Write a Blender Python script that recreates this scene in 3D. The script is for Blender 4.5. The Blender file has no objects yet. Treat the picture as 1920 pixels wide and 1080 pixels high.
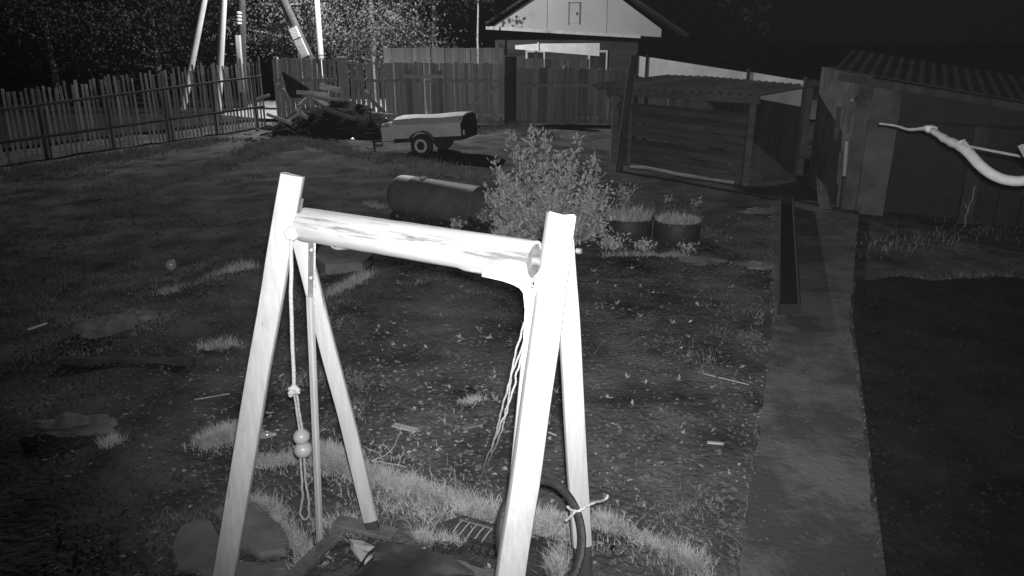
import bpy, math, random
from mathutils import Vector, Matrix, noise, Euler

random.seed(7)
S = bpy.context.scene
C = S.collection

# ------------------------------------------------------------------ camera, sky, lamps, exposure
F_PX = 1400.0                      # focal length in pixels of a 1920 wide frame
CAM = Vector((0.0, 0.0, 2.7))
PITCH = math.atan(467 / F_PX)      # downwards
cd = bpy.data.cameras.new('camera')
cd.sensor_width = 36.0
cd.lens = 36.0 * F_PX / 1920.0
cd.clip_start = 0.05
cd.clip_end = 1500
cam = bpy.data.objects.new('camera', cd)
cam.location = CAM
cam.rotation_euler = (math.pi / 2 - PITCH, 0, 0)
C.objects.link(cam)
S.camera = cam

w = bpy.data.worlds.new('World')
S.world = w
w.use_nodes = True
bg = w.node_tree.nodes['Background']
bg.inputs['Color'].default_value = (1, 1, 1, 1)      # moonless night seen by a monochrome night camera
bg.inputs['Strength'].default_value = 0.0018

S.view_settings.view_transform = 'Standard'
S.view_settings.look = 'None'
S.view_settings.exposure = 0.0
S.view_settings.gamma = 1.0
S.view_settings.use_curve_mapping = False
S.cycles.max_bounces = 5
S.cycles.diffuse_bounces = 3

HAZE = 0.00012
IR_POWER = 1650.0
ld = bpy.data.lights.new('infrared_lamp', 'SPOT')     # the lamp ring of the security camera itself
ld.energy = IR_POWER
ld.spot_size = math.radians(104)
ld.spot_blend = 1.0
ld.shadow_soft_size = 0.03
lo = bpy.data.objects.new('infrared_lamp', ld)
lo.location = (0.03, -0.02, 2.775)
C.objects.link(lo)


def ray(px, py):
    v = Vector(((px - 960) / F_PX, (540 - py) / F_PX, -1.0))
    return Euler((math.pi / 2 - PITCH, 0, 0)).to_matrix() @ v


def P(px, py, z=0.0):
    d = ray(px, py)
    return CAM + d * ((z - CAM.z) / d.z)


def Q(px, py, Y):
    d = ray(px, py)
    return CAM + d * (Y / d.y)


aim = Q(1120, 100, 6.0) - lo.location
lo.rotation_euler = aim.to_track_quat('-Z', 'Y').to_euler()

# ------------------------------------------------------------------ materials


def mat(name, base, var=0.35, scale=6.0, rough=0.9, bump=0.25, stretch=(1, 1, 1), rnd=0.0, spec=0.25, metal=0.0,
        dist=0.02, fine=None, edge=.18):
    m = bpy.data.materials.new(name)
    m.use_nodes = True
    nt = m.node_tree
    N, L = nt.nodes, nt.links
    b = N['Principled BSDF']
    b.inputs['Roughness'].default_value = rough
    b.inputs['Specular IOR Level'].default_value = spec
    b.inputs['Metallic'].default_value = metal
    tc = N.new('ShaderNodeTexCoord')
    mp = N.new('ShaderNodeMapping')
    mp.inputs['Scale'].default_value = stretch
    L.new(tc.outputs['Object'], mp.inputs['Vector'])
    oi = N.new('ShaderNodeObjectInfo')
    addv = N.new('ShaderNodeVectorMath')
    addv.operation = 'MULTIPLY_ADD'
    addv.inputs[1].default_value = (17, 23, 31)
    L.new(oi.outputs['Random'], addv.inputs[0])
    L.new(mp.outputs['Vector'], addv.inputs[2])
    n1 = N.new('ShaderNodeTexNoise')
    n1.inputs['Scale'].default_value = scale
    n1.inputs['Detail'].default_value = 7
    n1.inputs['Roughness'].default_value = 0.65
    L.new(addv.outputs['Vector'], n1.inputs['Vector'])
    r = N.new('ShaderNodeValToRGB')
    lo_, hi_ = base * (1 - var), base * (1 + var)
    r.color_ramp.elements[0].position = .5 - edge
    r.color_ramp.elements[1].position = .5 + edge
    r.color_ramp.elements[0].color = (lo_, lo_, lo_, 1)
    r.color_ramp.elements[1].color = (min(hi_, .95),) * 3 + (1,)
    L.new(n1.outputs['Fac'], r.inputs['Fac'])
    out = r.outputs['Color']
    if rnd:
        mr = N.new('ShaderNodeMapRange')
        mr.inputs['To Min'].default_value = 1 - rnd
        mr.inputs['To Max'].default_value = 1 + rnd
        L.new(oi.outputs['Random'], mr.inputs['Value'])
        mx = N.new('ShaderNodeVectorMath')
        mx.operation = 'SCALE'
        L.new(out, mx.inputs[0])
        L.new(mr.outputs['Result'], mx.inputs['Scale'])
        out = mx.outputs['Vector']
    L.new(out, b.inputs['Base Color'])
    if bump:
        n2 = N.new('ShaderNodeTexNoise')
        n2.inputs['Scale'].default_value = fine or scale * 4
        n2.inputs['Detail'].default_value = 5
        L.new(addv.outputs['Vector'], n2.inputs['Vector'])
        bp = N.new('ShaderNodeBump')
        bp.inputs['Strength'].default_value = bump
        bp.inputs['Distance'].default_value = dist
        L.new(n2.outputs['Fac'], bp.inputs['Height'])
        L.new(bp.outputs['Normal'], b.inputs['Normal'])
    return m


def peeling(name, paint, under, amount, stretch, scale=3.0):
    """white paint worn through to weathered wood in streaks along the grain"""
    m = mat(name, paint, var=.13, scale=scale * 3, rough=.65, bump=.15, stretch=stretch, dist=.004)
    nt = m.node_tree
    N, L = nt.nodes, nt.links
    b = N['Principled BSDF']
    old = b.inputs['Base Color'].links[0].from_socket
    mp = [n for n in N if n.type == 'MAPPING'][0]
    n = N.new('ShaderNodeTexNoise')
    n.inputs['Scale'].default_value = scale
    n.inputs['Detail'].default_value = 9
    n.inputs['Roughness'].default_value = .7
    L.new(mp.outputs['Vector'], n.inputs['Vector'])
    r = N.new('ShaderNodeValToRGB')
    r.color_ramp.elements[0].position = amount
    r.color_ramp.elements[1].position = amount + .09
    L.new(n.outputs['Fac'], r.inputs['Fac'])
    mx = N.new('ShaderNodeMix')
    mx.data_type = 'RGBA'
    L.new(r.outputs['Color'], mx.inputs['Factor'])
    L.new(old, mx.inputs['A'])
    mx.inputs['B'].default_value = (under, under, under, 1)
    L.new(mx.outputs['Result'], b.inputs['Base Color'])
    return m


M = {}
M['soil'] = mat('garden_soil', .105, var=.75, scale=1.3, rough=1, bump=.9, dist=.03, fine=22, spec=.05)
M['clod'] = mat('soil_clods', 0.125, var=.6, scale=9, rough=1, bump=.5, fine=60, spec=.05)
M['dark_ground'] = mat('very_dark_ground', 0.03, var=.4, scale=2.5, rough=1, bump=.8, fine=18, spec=.03)  # very dark ground; beyond the picket fence it stands in for shade
M['road'] = mat('gravel_road', .32, var=.3, scale=2, rough=1, bump=.5)
M['litter'] = mat('leaf_litter', 0.3, var=.75, scale=7, rough=.8, bump=0)
M['pebble'] = mat('pebbles', 0.32, var=.6, scale=5, rough=.8, bump=0)
M['leaf'] = mat('foliage', 0.36, var=.45, scale=11, rough=.6, bump=0, spec=.2)
M['bush_leaf'] = mat('bush_foliage', 0.47, var=.4, scale=9, rough=.6, bump=0, spec=.2)
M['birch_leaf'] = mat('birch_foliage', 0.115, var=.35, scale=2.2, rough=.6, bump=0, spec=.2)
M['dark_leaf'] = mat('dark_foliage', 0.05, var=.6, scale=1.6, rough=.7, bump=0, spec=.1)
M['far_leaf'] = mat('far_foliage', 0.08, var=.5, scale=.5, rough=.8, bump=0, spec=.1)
M['grass'] = mat('grass_blades', 0.37, var=.35, scale=6, rough=.7, bump=0, spec=.15)
M['dim_grass'] = mat('dry_grass_blades', 0.24, var=.5, scale=4, rough=.9, bump=0, spec=.1)
M['paint'] = peeling('white_painted_wood', .455, .18, .60, (1, 1, .06), 14)
M['log_paint'] = peeling('worn_white_log_paint', .50, .15, .535, (.07, 1, 1), 15)
M['grey_metal'] = mat('grey_steel', 0.4, var=.3, scale=14, rough=.45, bump=.1, metal=.6)
M['rust_metal'] = mat('rusty_dark_steel', 0.16, var=.5, scale=5, rough=.7, bump=.25, metal=.2)
M['rope'] = mat('pale_rope', 0.55, var=.2, scale=60, rough=.9, bump=.5, fine=140)
M['cord'] = mat('grey_cord', 0.42, var=.25, scale=50, rough=.9, bump=.5, fine=140)
M['plastic'] = mat('pale_plastic', 0.4, var=.12, scale=12, rough=.35, bump=.05, spec=.5)
M['rubber'] = mat('black_rubber', 0.04, var=.35, scale=14, rough=.55, bump=.3, spec=.4)
M['tarp'] = mat('dark_tarp', 0.045, var=.35, scale=5, rough=.6, bump=.3, spec=.4)
M['scrap'] = mat('pale_sheet_scrap', 0.48, var=.2, scale=9, rough=.6, bump=.2)
M['stone'] = mat('grey_flat_stone', 0.19, var=.28, scale=5, rough=.95, bump=.35)
M['concrete'] = mat('path_concrete', .128, var=.34, scale=1.7, rough=.95, bump=.6, fine=24, edge=.07)
M['dark_wood'] = mat('dark_wet_wood', 0.06, var=.4, scale=5, rough=.9, bump=.3, stretch=(1, 1, .2), rnd=.25)
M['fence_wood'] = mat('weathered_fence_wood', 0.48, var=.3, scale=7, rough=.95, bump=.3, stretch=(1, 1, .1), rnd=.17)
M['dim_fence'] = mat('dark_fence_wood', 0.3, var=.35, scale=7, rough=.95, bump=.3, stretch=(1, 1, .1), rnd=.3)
M['picket'] = mat('dark_picket_wood', 0.09, var=.4, scale=7, rough=.95, bump=.3, stretch=(1, 1, .15), rnd=.35)
M['slat'] = mat('pale_picket_slat', 0.48, var=.4, scale=7, rough=.95, bump=.3, stretch=(1, 1, .15), rnd=.3)
M['old_roof'] = mat('old_dark_roofing', 0.075, var=.4, scale=1.5, rough=.9, bump=.2)
M['turf'] = mat('short_turf', .17, var=.6, scale=2.5, rough=.95, bump=0, spec=.05)
M['board'] = mat('grey_board', 0.5, var=.3, scale=9, rough=.9, bump=.3, stretch=(.2, 1, 1), rnd=.2)
M['shed_wood'] = mat('dark_shed_board', 0.085, var=.4, scale=7, rough=.95, bump=.3, stretch=(.15, .15, 1), rnd=.3)
M['board_dark'] = mat('bare_log_end', .20, var=.4, scale=30, rough=.9, bump=.3)
M['old_plank'] = mat('old_grey_plank', .15, var=.35, scale=8, rough=.95, bump=.4, rnd=.2)
M['beam_wood'] = mat('shed_beam', 0.14, var=.35, scale=6, rough=.95, bump=.3, stretch=(.2, .2, 1), rnd=.15)
M['roofing'] = mat('corrugated_roofing', 0.21, var=.25, scale=5, rough=.85, bump=.15)
M['dark_roof'] = mat('dark_roofing', 0.05, var=.25, scale=1.2, rough=.9, bump=.15)
M['sheet'] = mat('pale_fence_sheet', 0.7, var=.18, scale=1.6, rough=.75, bump=.08, rnd=.12)
M['gable'] = mat('pale_gable_sheet', .60, var=.08, scale=.7, rough=.85, bump=.05, rnd=.03)
M['house_wall'] = mat('dark_log_wall', .07, var=.4, scale=2.2, rough=.95, bump=.3, stretch=(.15, 1, 1))
M['trim'] = mat('pale_trim', 0.75, var=.15, scale=3, rough=.8, bump=.05)
M['white_pole'] = mat('whitewashed_pole', .5, var=.12, scale=2, rough=.8, bump=.1)
M['dark_pole'] = mat('dark_pole', .06, var=.3, scale=2, rough=.9, bump=.2)
M['trailer'] = mat('trailer_paint', 0.72, var=.14, scale=3.5, rough=.6, bump=.05)
M['trailer_cover'] = mat('trailer_cover', 0.72, var=.1, scale=3.5, rough=.7, bump=.1)
M['black'] = mat('black_paint', 0.03, var=.3, scale=4, rough=.7, bump=.1)
M['lens'] = mat('lamp_lens', .85, var=.05, scale=4, rough=.3, bump=0, spec=.6)
M['tank'] = mat('dark_tank_steel', 0.14, var=.35, scale=2.6, rough=.6, bump=.12, metal=.15, spec=.3)
M['plaster'] = mat('crumbling_plaster', 0.12, var=.55, scale=1.7, rough=1, bump=.6, fine=10)
M['hose'] = mat('white_hose', 0.66, var=.1, scale=20, rough=.6, bump=.1)
M['bark'] = mat('bark', 0.22, var=.5, scale=4, rough=1, bump=.5)
M['birch_bark'] = mat('birch_bark', .5, var=.5, scale=3, rough=.9, bump=.3, stretch=(1, 1, 3))
M['glass'] = mat('shiny_glass', .35, var=.2, scale=10, rough=.1, bump=0, spec=1)

# ------------------------------------------------------------------ mesh helpers


class MB:
    def __init__(self):
        self.v, self.f = [], []

    def add(self, vs, fs):
        o = len(self.v)
        self.v += [Vector(a) for a in vs]
        self.f += [tuple(i + o for i in f) for f in fs]
        return self

    def box(self, c, s, xf=None, ch=0.0):
        hx, hy, hz = s[0] / 2, s[1] / 2, s[2] / 2
        return self._cb(Vector(c), hx, hy, hz, Matrix.Identity(3) if xf is None else xf, ch)

    def _cb(self, c, hx, hy, hz, R, ch):
        if ch <= 0:
            ring = [(-hx, -hy), (hx, -hy), (hx, hy), (-hx, hy)]
        else:
            k = min(ch, hx * .9, hy * .9)
            ring = [(-hx + k, -hy), (hx - k, -hy), (hx, -hy + k), (hx, hy - k), (hx - k, hy), (-hx + k, hy), (-hx, hy - k), (-hx, -hy + k)]
        n = len(ring)
        vs = [c + R @ Vector((x, y, -hz)) for x, y in ring] + [c + R @ Vector((x, y, hz)) for x, y in ring]
        fs = [tuple(range(n))[::-1], tuple(range(n, 2 * n))] + [(i, (i + 1) % n, n + (i + 1) % n, n + i) for i in range(n)]
        return self.add(vs, fs)

    def beam(self, p0, p1, w, t, side=(1, 0, 0), ch=0.008):
        """a timber from p0 to p1, w across along `side`, t thick"""
        p0, p1 = Vector(p0), Vector(p1)
        z = (p1 - p0).normalized()
        x = Vector(side) - z * Vector(side).dot(z)
        x.normalize()
        y = z.cross(x)
        R = Matrix((x, y, z)).transposed()
        return self._cb((p0 + p1) / 2, w / 2, t / 2, (p1 - p0).length / 2, R, ch)

    def tube(self, pts, rad, n=8, cap=True):
        pts = [Vector(p) for p in pts]
        if not hasattr(rad, '__len__'):
            rad = [rad] * len(pts)
        ref = Vector((0.3, 0.2, 1)).normalized()
        vs = []
        for i, p in enumerate(pts):
            t = (pts[min(i + 1, len(pts) - 1)] - pts[max(i - 1, 0)]).normalized()
            if abs(t.dot(ref)) > .95:
                ref = Vector((1, .1, 0)).normalized()
            a = t.cross(ref).normalized()
            b = t.cross(a)
            vs += [p + (a * math.cos(k * 2 * math.pi / n) + b * math.sin(k * 2 * math.pi / n)) * rad[i] for k in range(n)]
        fs = []
        for i in range(len(pts) - 1):
            for k in range(n):
                k2 = (k + 1) % n
                fs.append((i * n + k, i * n + k2, (i + 1) * n + k2, (i + 1) * n + k))
        if cap:
            fs.append(tuple(range(n))[::-1])
            fs.append(tuple(range((len(pts) - 1) * n, len(pts) * n)))
        return self.add(vs, fs)

    def lathe(self, prof, c=(0, 0, 0), axis=(0, 0, 1), n=24):
        """prof: list of (radius, height) along the axis"""
        z = Vector(axis).normalized()
        x = z.orthogonal().normalized()
        y = z.cross(x)
        c = Vector(c)
        vs = []
        for r, h in prof:
            vs += [c + z * h + (x * math.cos(2 * math.pi * k / n) + y * math.sin(2 * math.pi * k / n)) * r for k in range(n)]
        fs = []
        for i in range(len(prof) - 1):
            for k in range(n):
                k2 = (k + 1) % n
                fs.append((i * n + k, i * n + k2, (i + 1) * n + k2, (i + 1) * n + k))
        fs.append(tuple(range(n))[::-1])
        fs.append(tuple(range((len(prof) - 1) * n, len(prof) * n)))
        return self.add(vs, fs)

    def slab(self, pts, h, inset=.02):
        """flat piece with outline pts (3-D, at its base) rising by h with eased top edge"""
        pts = [Vector(p) for p in pts]
        n = len(pts)
        c = sum(pts, Vector()) / n
        up = Vector((0, 0, 1))
        top = [p + up * h * .7 for p in pts]
        ins = [p + (c - p).normalized() * inset + up * h for p in pts]
        fs = [tuple(range(n))[::-1], tuple(range(2 * n, 3 * n))]
        for a in (0, n):
            fs += [(a + i, a + (i + 1) % n, a + n + (i + 1) % n, a + n + i) for i in range(n)]
        return self.add(pts + top + ins, fs)

    def plate(self, pts, thick):
        """thin plate: closed outline pts (3-D), extruded along its normal"""
        pts = [Vector(p) for p in pts]
        n = len(pts)
        nn = Vector()
        for i in range(n):
            nn += (pts[i] - pts[0]).cross(pts[(i + 1) % n] - pts[0])
        nn.normalize()
        fs = [tuple(range(n))[::-1], tuple(range(n, 2 * n))] + [(i, (i + 1) % n, n + (i + 1) % n, n + i) for i in range(n)]
        return self.add(pts + [p + nn * thick for p in pts], fs)

    def sheet(self, grid, thick):
        """a bent sheet from rows of points, with thickness"""
        R, K = len(grid), len(grid[0])
        g = [Vector(p) for row in grid for p in row]
        lo = [p - Vector((0, 0, thick)) for p in g]
        n = R * K
        fs = []
        for i in range(R - 1):
            for k in range(K - 1):
                a = i * K + k
                q = (a, a + 1, a + K + 1, a + K)
                fs.append(q)
                fs.append(tuple(j + n for j in q[::-1]))
        edge = [k for k in range(K)] + [i * K + K - 1 for i in range(1, R)] + [(R - 1) * K + k for k in range(K - 2, -1, -1)] + [i * K for i in range(R - 2, 0, -1)]
        m = len(edge)
        fs += [(edge[i], edge[i] + n, edge[(i + 1) % m] + n, edge[(i + 1) % m]) for i in range(m)]
        return self.add(g + lo, fs)

    def blob(self, c, r, seed=0, n=10, rough=.25):
        """an irregular lump with radii r"""
        c = Vector(c)
        prof = [(math.sin(math.pi * i / n), -math.cos(math.pi * i / n)) for i in range(1, n)]
        k = 2 * n
        vs, fs = [], []
        for s, h in prof:
            for j in range(k):
                d = Vector((s * math.cos(2 * math.pi * j / k), s * math.sin(2 * math.pi * j / k), h))
                q = 1 + rough * noise.noise(d * 1.7 + Vector((seed * 7.3, seed, 0))) + rough * .5 * noise.noise(d * 4 + Vector((seed, 3, 1)))
                vs.append(c + Vector((d.x * r[0], d.y * r[1], d.z * r[2])) * q)
        m = len(prof)
        for i in range(m - 1):
            for j in range(k):
                j2 = (j + 1) % k
                fs.append((i * k + j, i * k + j2, (i + 1) * k + j2, (i + 1) * k + j))
        fs.append(tuple(range(k))[::-1])
        fs.append(tuple(range((m - 1) * k, m * k)))
        return self.add(vs, fs)

    def leaf(self, c, d, up, ln, wd):
        """a folded four-cornered leaf"""
        d = Vector(d).normalized()
        s = d.cross(Vector(up))
        if s.length < 1e-4:
            s = d.orthogonal()
        s.normalize()
        nrm = s.cross(d)
        c = Vector(c)
        return self.add([c, c + d * ln * .5 + s * wd / 2 + nrm * wd * .15, c + d * ln, c + d * ln * .5 - s * wd / 2 + nrm * wd * .15], [(0, 1, 2, 3)])

    def blade(self, c, lean, h, wd):
        """a curved blade of grass, two segments"""
        c = Vector(c)
        lean = Vector(lean)
        s = Vector((1, 0, 0)) if random.random() < .5 else Vector((.7, .7, 0))
        m = c + lean * .4 + Vector((0, 0, h * .6))
        t = c + lean + Vector((0, 0, h))
        return self.add([c - s * wd / 2, c + s * wd / 2, m + s * wd * .35, m - s * wd * .35, t], [(0, 1, 2, 3), (3, 2, 4)])

    def xform(self, Mx):
        self.v = [Mx @ p for p in self.v]
        return self

    def mesh(self, name, m, smooth=False):
        me = bpy.data.meshes.new(name)
        me.from_pydata([tuple(p) for p in self.v], [], self.f)
        me.materials.append(M[m] if isinstance(m, str) else m)
        if smooth:
            me.polygons.foreach_set('use_smooth', [True] * len(me.polygons))
            me.set_sharp_from_angle(angle=math.radians(38))
        me.update()
        return me

    def build(self, name, m, parent=None, origin=None, smooth=False):
        """one object; vertices are in world space unless the parent is a part"""
        if origin is not None:
            o3 = Vector(origin)
            self.v = [p - o3 for p in self.v]
        o = bpy.data.objects.new(name, self.mesh(name, m, smooth))
        C.objects.link(o)
        if origin is not None:
            o.location = origin
        if parent is not None:
            o.parent = parent
            if parent.type == 'EMPTY':
                o.matrix_parent_inverse = Matrix.Translation(-parent.location)
        return o


def put(me, name, parent, loc, rot=(0, 0, 0), scale=(1, 1, 1)):
    """another object on shared mesh data, under an Empty"""
    o = bpy.data.objects.new(name, me)
    C.objects.link(o)
    o.location, o.rotation_euler, o.scale = loc, rot, scale
    if parent is not None:
        o.parent = parent
        o.matrix_parent_inverse = Matrix.Translation(-parent.location)
    return o


def tag(o, label=None, cat=None, group=None, kind=None):
    for k, v in (('label', label), ('category', cat), ('group', group), ('kind', kind)):
        if v:
            o[k] = v
    return o


def thing(name, loc, label, cat, group=None):
    o = bpy.data.objects.new(name, None)
    o.empty_display_size = .2
    o.location = loc
    C.objects.link(o)
    return tag(o, label, cat, group)


def rv(a=1.0):
    return Vector((random.uniform(-a, a), random.uniform(-a, a), random.uniform(-a, a)))


def lerp(a, b, t):
    return a + (b - a) * t


# ------------------------------------------------------------------ ground
def sstep(a, b, x):
    t = min(max((x - a) / (b - a), 0), 1)
    return t * t * (3 - 2 * t)


def gz(x, y):
    far = 1 - sstep(24, 40, math.hypot(x, y))
    if far <= 0:
        return 0.0
    p = Vector((x, y, 0))
    bed = sstep(3.6, 4.6, y) * (1 - sstep(10, 13, y)) * sstep(-3.2, -1.6, x) * (1 - sstep(.30 * y + .5, .36 * y + .2, x))
    h = .035 * noise.noise(p * .45) + (.012 + .016 * bed) * noise.noise(p * 1.9 + Vector((4, 0, 0))) + (.006 + .014 * bed) * noise.noise(p * 5.3)
    h += (.004 + .009 * bed) * noise.noise(p * 13)
    h += .045 * sstep(-1.2, -2.6, x) * noise.noise(p * 1.2 + Vector((2, 7, 0))) if x < -1.2 else 0
    # old ridge and rut running up the left side of the yard
    u = (x + 2.2) * .74 + (y - 9) * -.67 * .35
    h += .10 * math.exp(-((x + 3.1 + .12 * (y - 7)) / .45) ** 2) * sstep(4, 6, y) * (1 - sstep(12, 15, y)) * (1 + .8 * noise.noise(p * .9))
    h -= .07 * math.exp(-((x + 2.0 + .10 * (y - 6)) / .5) ** 2) * sstep(5, 6.5, y) * (1 - sstep(8.5, 10, y))
    h += .13 * math.exp(-(((x + 5.6) / 1.7) ** 2 + ((y - 18.2) / 1.3) ** 2))
    path = abs(x - (.36 * y + .42)) < .75 and y < 14
    return h * far * (0.35 if path else 1)


def axis_list(lo, hi, f0, f1, fine, mid, m0, m1):
    a, x = [], lo
    while x < hi:
        a.append(x)
        if f0 <= x < f1:
            x += fine
        elif m0 <= x < m1:
            x += mid
        else:
            d = min(abs(x - m0), abs(x - m1))
            x += max(mid * 1.5, d * .22)
    return a + [hi]


xs = axis_list(-500, 500, -3.2, 3.4, .045, .2, -16, 12)
ys = axis_list(-40, 700, 2.6, 12, .045, .2, 2, 30)
vs = [(x, y, gz(x, y)) for y in ys for x in xs]
K = len(xs)
fs = [(j * K + i, j * K + i + 1, (j + 1) * K + i + 1, (j + 1) * K + i) for j in range(len(ys) - 1) for i in range(K - 1)]
mb = MB()
mb.v, mb.f = vs, fs
g = mb.mesh('ground', 'soil', True)
go = bpy.data.objects.new('ground', g)
C.objects.link(go)
tag(go, kind='structure')

# road beyond the fences, lit by the street lamp
mb = MB()
rd = [(-11, 30.5), (-10.5, 27.5), (-8.5, 26.2), (20, 25.8), (20, 34.5), (-8, 35), (-11, 34)]
mb.add([(x, y, .10) for x, y in rd], [tuple(range(len(rd)))])
tag(mb.build('road', 'road'), kind='structure')
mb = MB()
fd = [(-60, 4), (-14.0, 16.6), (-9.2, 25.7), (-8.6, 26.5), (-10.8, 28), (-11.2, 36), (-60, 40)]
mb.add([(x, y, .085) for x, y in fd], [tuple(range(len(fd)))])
tag(mb.build('painted_shade_ground', 'dark_ground'), kind='structure')  # added sheet, coloured dark so lamplit ground does not brighten the slat gaps

# concrete path of cast slabs
path = thing('concrete_path', (1.6, 3.3, 0), None, None)
path['kind'] = 'structure'


def edge_l(y):
    return lerp(P(1385, 1080).x, P(1452, 600).x, (y - 3.27) / 3.8) if y < 7.07 else lerp(P(1452, 600).x, P(1447, 378).x, (y - 7.07) / 5.85)


def edge_r(y):
    return lerp(P(1647, 1080).x, P(1592, 600).x, (y - 3.27) / 3.8) if y < 7.07 else lerp(P(1592, 600).x, P(1600, 400).x + .1, (y - 7.07) / 4.9)


cuts = [1.0, 12.7]
for i in range(len(cuts) - 1):
    y0, y1 = cuts[i] + .003, cuts[i + 1] - .003
    n = 190
    L_, R_ = [], []
    for k in range(n + 1):
        y = lerp(y0, y1, k / n)
        jl = .022 * noise.noise(Vector((y * 4, 1, 0))) + .012 * noise.noise(Vector((y * 19, 1, 0)))
        jr = .03 * noise.noise(Vector((y * 4, 9, 0)))
        L_.append(Vector((edge_l(y) + jl, y, -.03)))
        R_.append(Vector((edge_r(y) + jr, y, -.03)))
    mb = MB().slab(R_ + L_[::-1], .085, .005)
    mb.build('slab', 'concrete', path)

# very dark ground patch right of the path
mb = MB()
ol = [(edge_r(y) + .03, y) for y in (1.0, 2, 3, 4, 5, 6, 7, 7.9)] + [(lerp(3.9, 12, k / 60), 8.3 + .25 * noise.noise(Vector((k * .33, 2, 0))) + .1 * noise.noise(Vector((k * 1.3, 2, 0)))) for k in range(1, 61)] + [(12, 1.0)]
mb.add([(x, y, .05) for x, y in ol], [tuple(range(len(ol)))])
tag(mb.build('dark_ground_patch', 'dark_ground'), kind='structure')

# ------------------------------------------------------------------ background: house, poles, trees
HY = 40.0
hb = Q(1060, 130, HY)
house = thing('house', (hb.x, HY, 0), 'dark house with a pale boarded gable beyond the yard gate', 'house')
eL, eR = Q(915, 49, HY), Q(1212, 68, HY)
apex = Q(1085, -62, HY)
slope_in = 0.0
# gable panels: cut by vertical seams
gx = [eL.x + .25, Q(1026, 30, HY).x, Q(1138, 30, HY).x, eR.x + .75]


def roof_z(x):
    if x < apex.x:
        t = (x - (eL.x + .25)) / (apex.x - eL.x - .25)
        return lerp(eL.z + .02, apex.z, t)
    t = (x - apex.x) / (eR.x + .75 - apex.x)
    return lerp(apex.z, eR.z + .35, t)


def eave_z(x):
    return lerp(eL.z, eR.z, (x - eL.x) / (eR.x - eL.x))


for i in range(3):
    a, b = gx[i] + .012, gx[i + 1] - .012
    xs_ = [a] + ([apex.x] if a < apex.x < b else []) + [b]
    low = [(x, HY, min(eave_z(x), roof_z(x) - .01)) for x in (a, b)]
    up = [(x, HY, roof_z(x) - .02) for x in xs_[::-1]]
    MB().plate(low + up, .04).build('gable_panel', 'gable', house)
# hatch door in the gable
d0, d1 = Q(1066, 50, HY - .06), Q(1088, 9, HY - .06)
hd = MB().box(((d0.x + d1.x) / 2, HY - .06, (d0.z + d1.z) / 2 + .12), (d1.x - d0.x - .08, .05, d1.z - d0.z - .1)).build('hatch', 'gable', house)
for x in (d0.x - .0, d1.x + .0):
    MB().box((x, HY - .05, (d0.z + d1.z) / 2 + .1), (.05, .05, d1.z - d0.z)).build('frame', 'roofing', hd)
MB().box(((d0.x + d1.x) / 2, HY - .05, d1.z + .1), (d1.x - d0.x + .1, .05, .05)).build('frame', 'roofing', hd)
MB().box((d1.x - .16, HY - .11, (d0.z + d1.z) / 2 + .1), (.05, .06, .14)).build('handle', 'black', hd)
# fascia under the gable, walls, roof slopes
MB().beam((eL.x - .1, HY - .2, eL.z - .08), (eR.x - .35, HY - .2, eR.z - .02), .16, .3, side=(0, 0, 1)).build('fascia', 'trim', house)
MB().box(((eL.x + eR.x) / 2, HY + 2.9, 1.3), (eR.x - eL.x - .7, 5.2, 2.7)).build('wall', 'house_wall', house)
for sgn, ex, ez in ((-1, eL.x - .1, eL.z - .05), (1, eR.x + 2.0, eR.z - .12)):
    rr = MB()
    A = Vector((apex.x, HY - .6, apex.z + .12))
    B = Vector((ex, HY - .6, ez + .1))
    d = Vector((0, 7.0, 0))
    rr.plate([A, B, B + d, A + d] if sgn > 0 else [B, A, A + d, B + d], .12)
    rr.build('roof_slope', 'dark_roof', house)
for k in range(2):
    mb = MB().box((lerp(eL.x, eR.x, .3 + .4 * k), HY + .25, 1.55), (1.0, .1, 1.2))
    wn = mb.build('window', 'trim', house)
    MB().box((lerp(eL.x, eR.x, .3 + .4 * k), HY + .21, 1.55), (.8, .06, 1.0)).build('pane', 'black', wn)

# long pale tapered board resting against the front of the house, on two stakes
bb = thing('tapered_board', (2.1, 34, 0), 'long pale board, narrow at its left end, below the house gable', 'board')
B0, B1 = Q(966, 88, 34), Q(1124, 93, 34)
MB().plate([(B0.x, 34, B0.z - .09), (B1.x, 34, B1.z - .27), (B1.x, 34, B1.z + .27), (B0.x + 1.0, 34, B0.z + .14), (B0.x, 34, B0.z + .07)], .05).build('plank', 'trim', bb)
for t in (.25, .93):
    x = lerp(B0.x, B1.x, t)
    MB().box((x, 34.12, 1.2), (.09, .09, 2.5)).build('stake', 'dark_wood', bb)
MB().box((lerp(B0.x, B1.x, .27), 33.93, B0.z + .02), (.06, .04, .34)).build('batten', 'trim', bb)

# poles of the street
pb = P(352, 150)


def pole(name, top, bottom, r, m, label, ext=3.0, group=None):
    """a round pole through two points, carried on to the ground and up out of the picture"""
    d = (top - bottom).normalized()
    base = bottom - d * (bottom.z / d.z)
    tip = top + d * ext
    t = thing(name, base, label, 'pole', group)
    MB().tube([base - d * .2, lerp(base, tip, .5), tip], [r * 1.08, r, r * .9], 12).build('shaft', m, t, smooth=True)
    return t, base, tip


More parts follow.
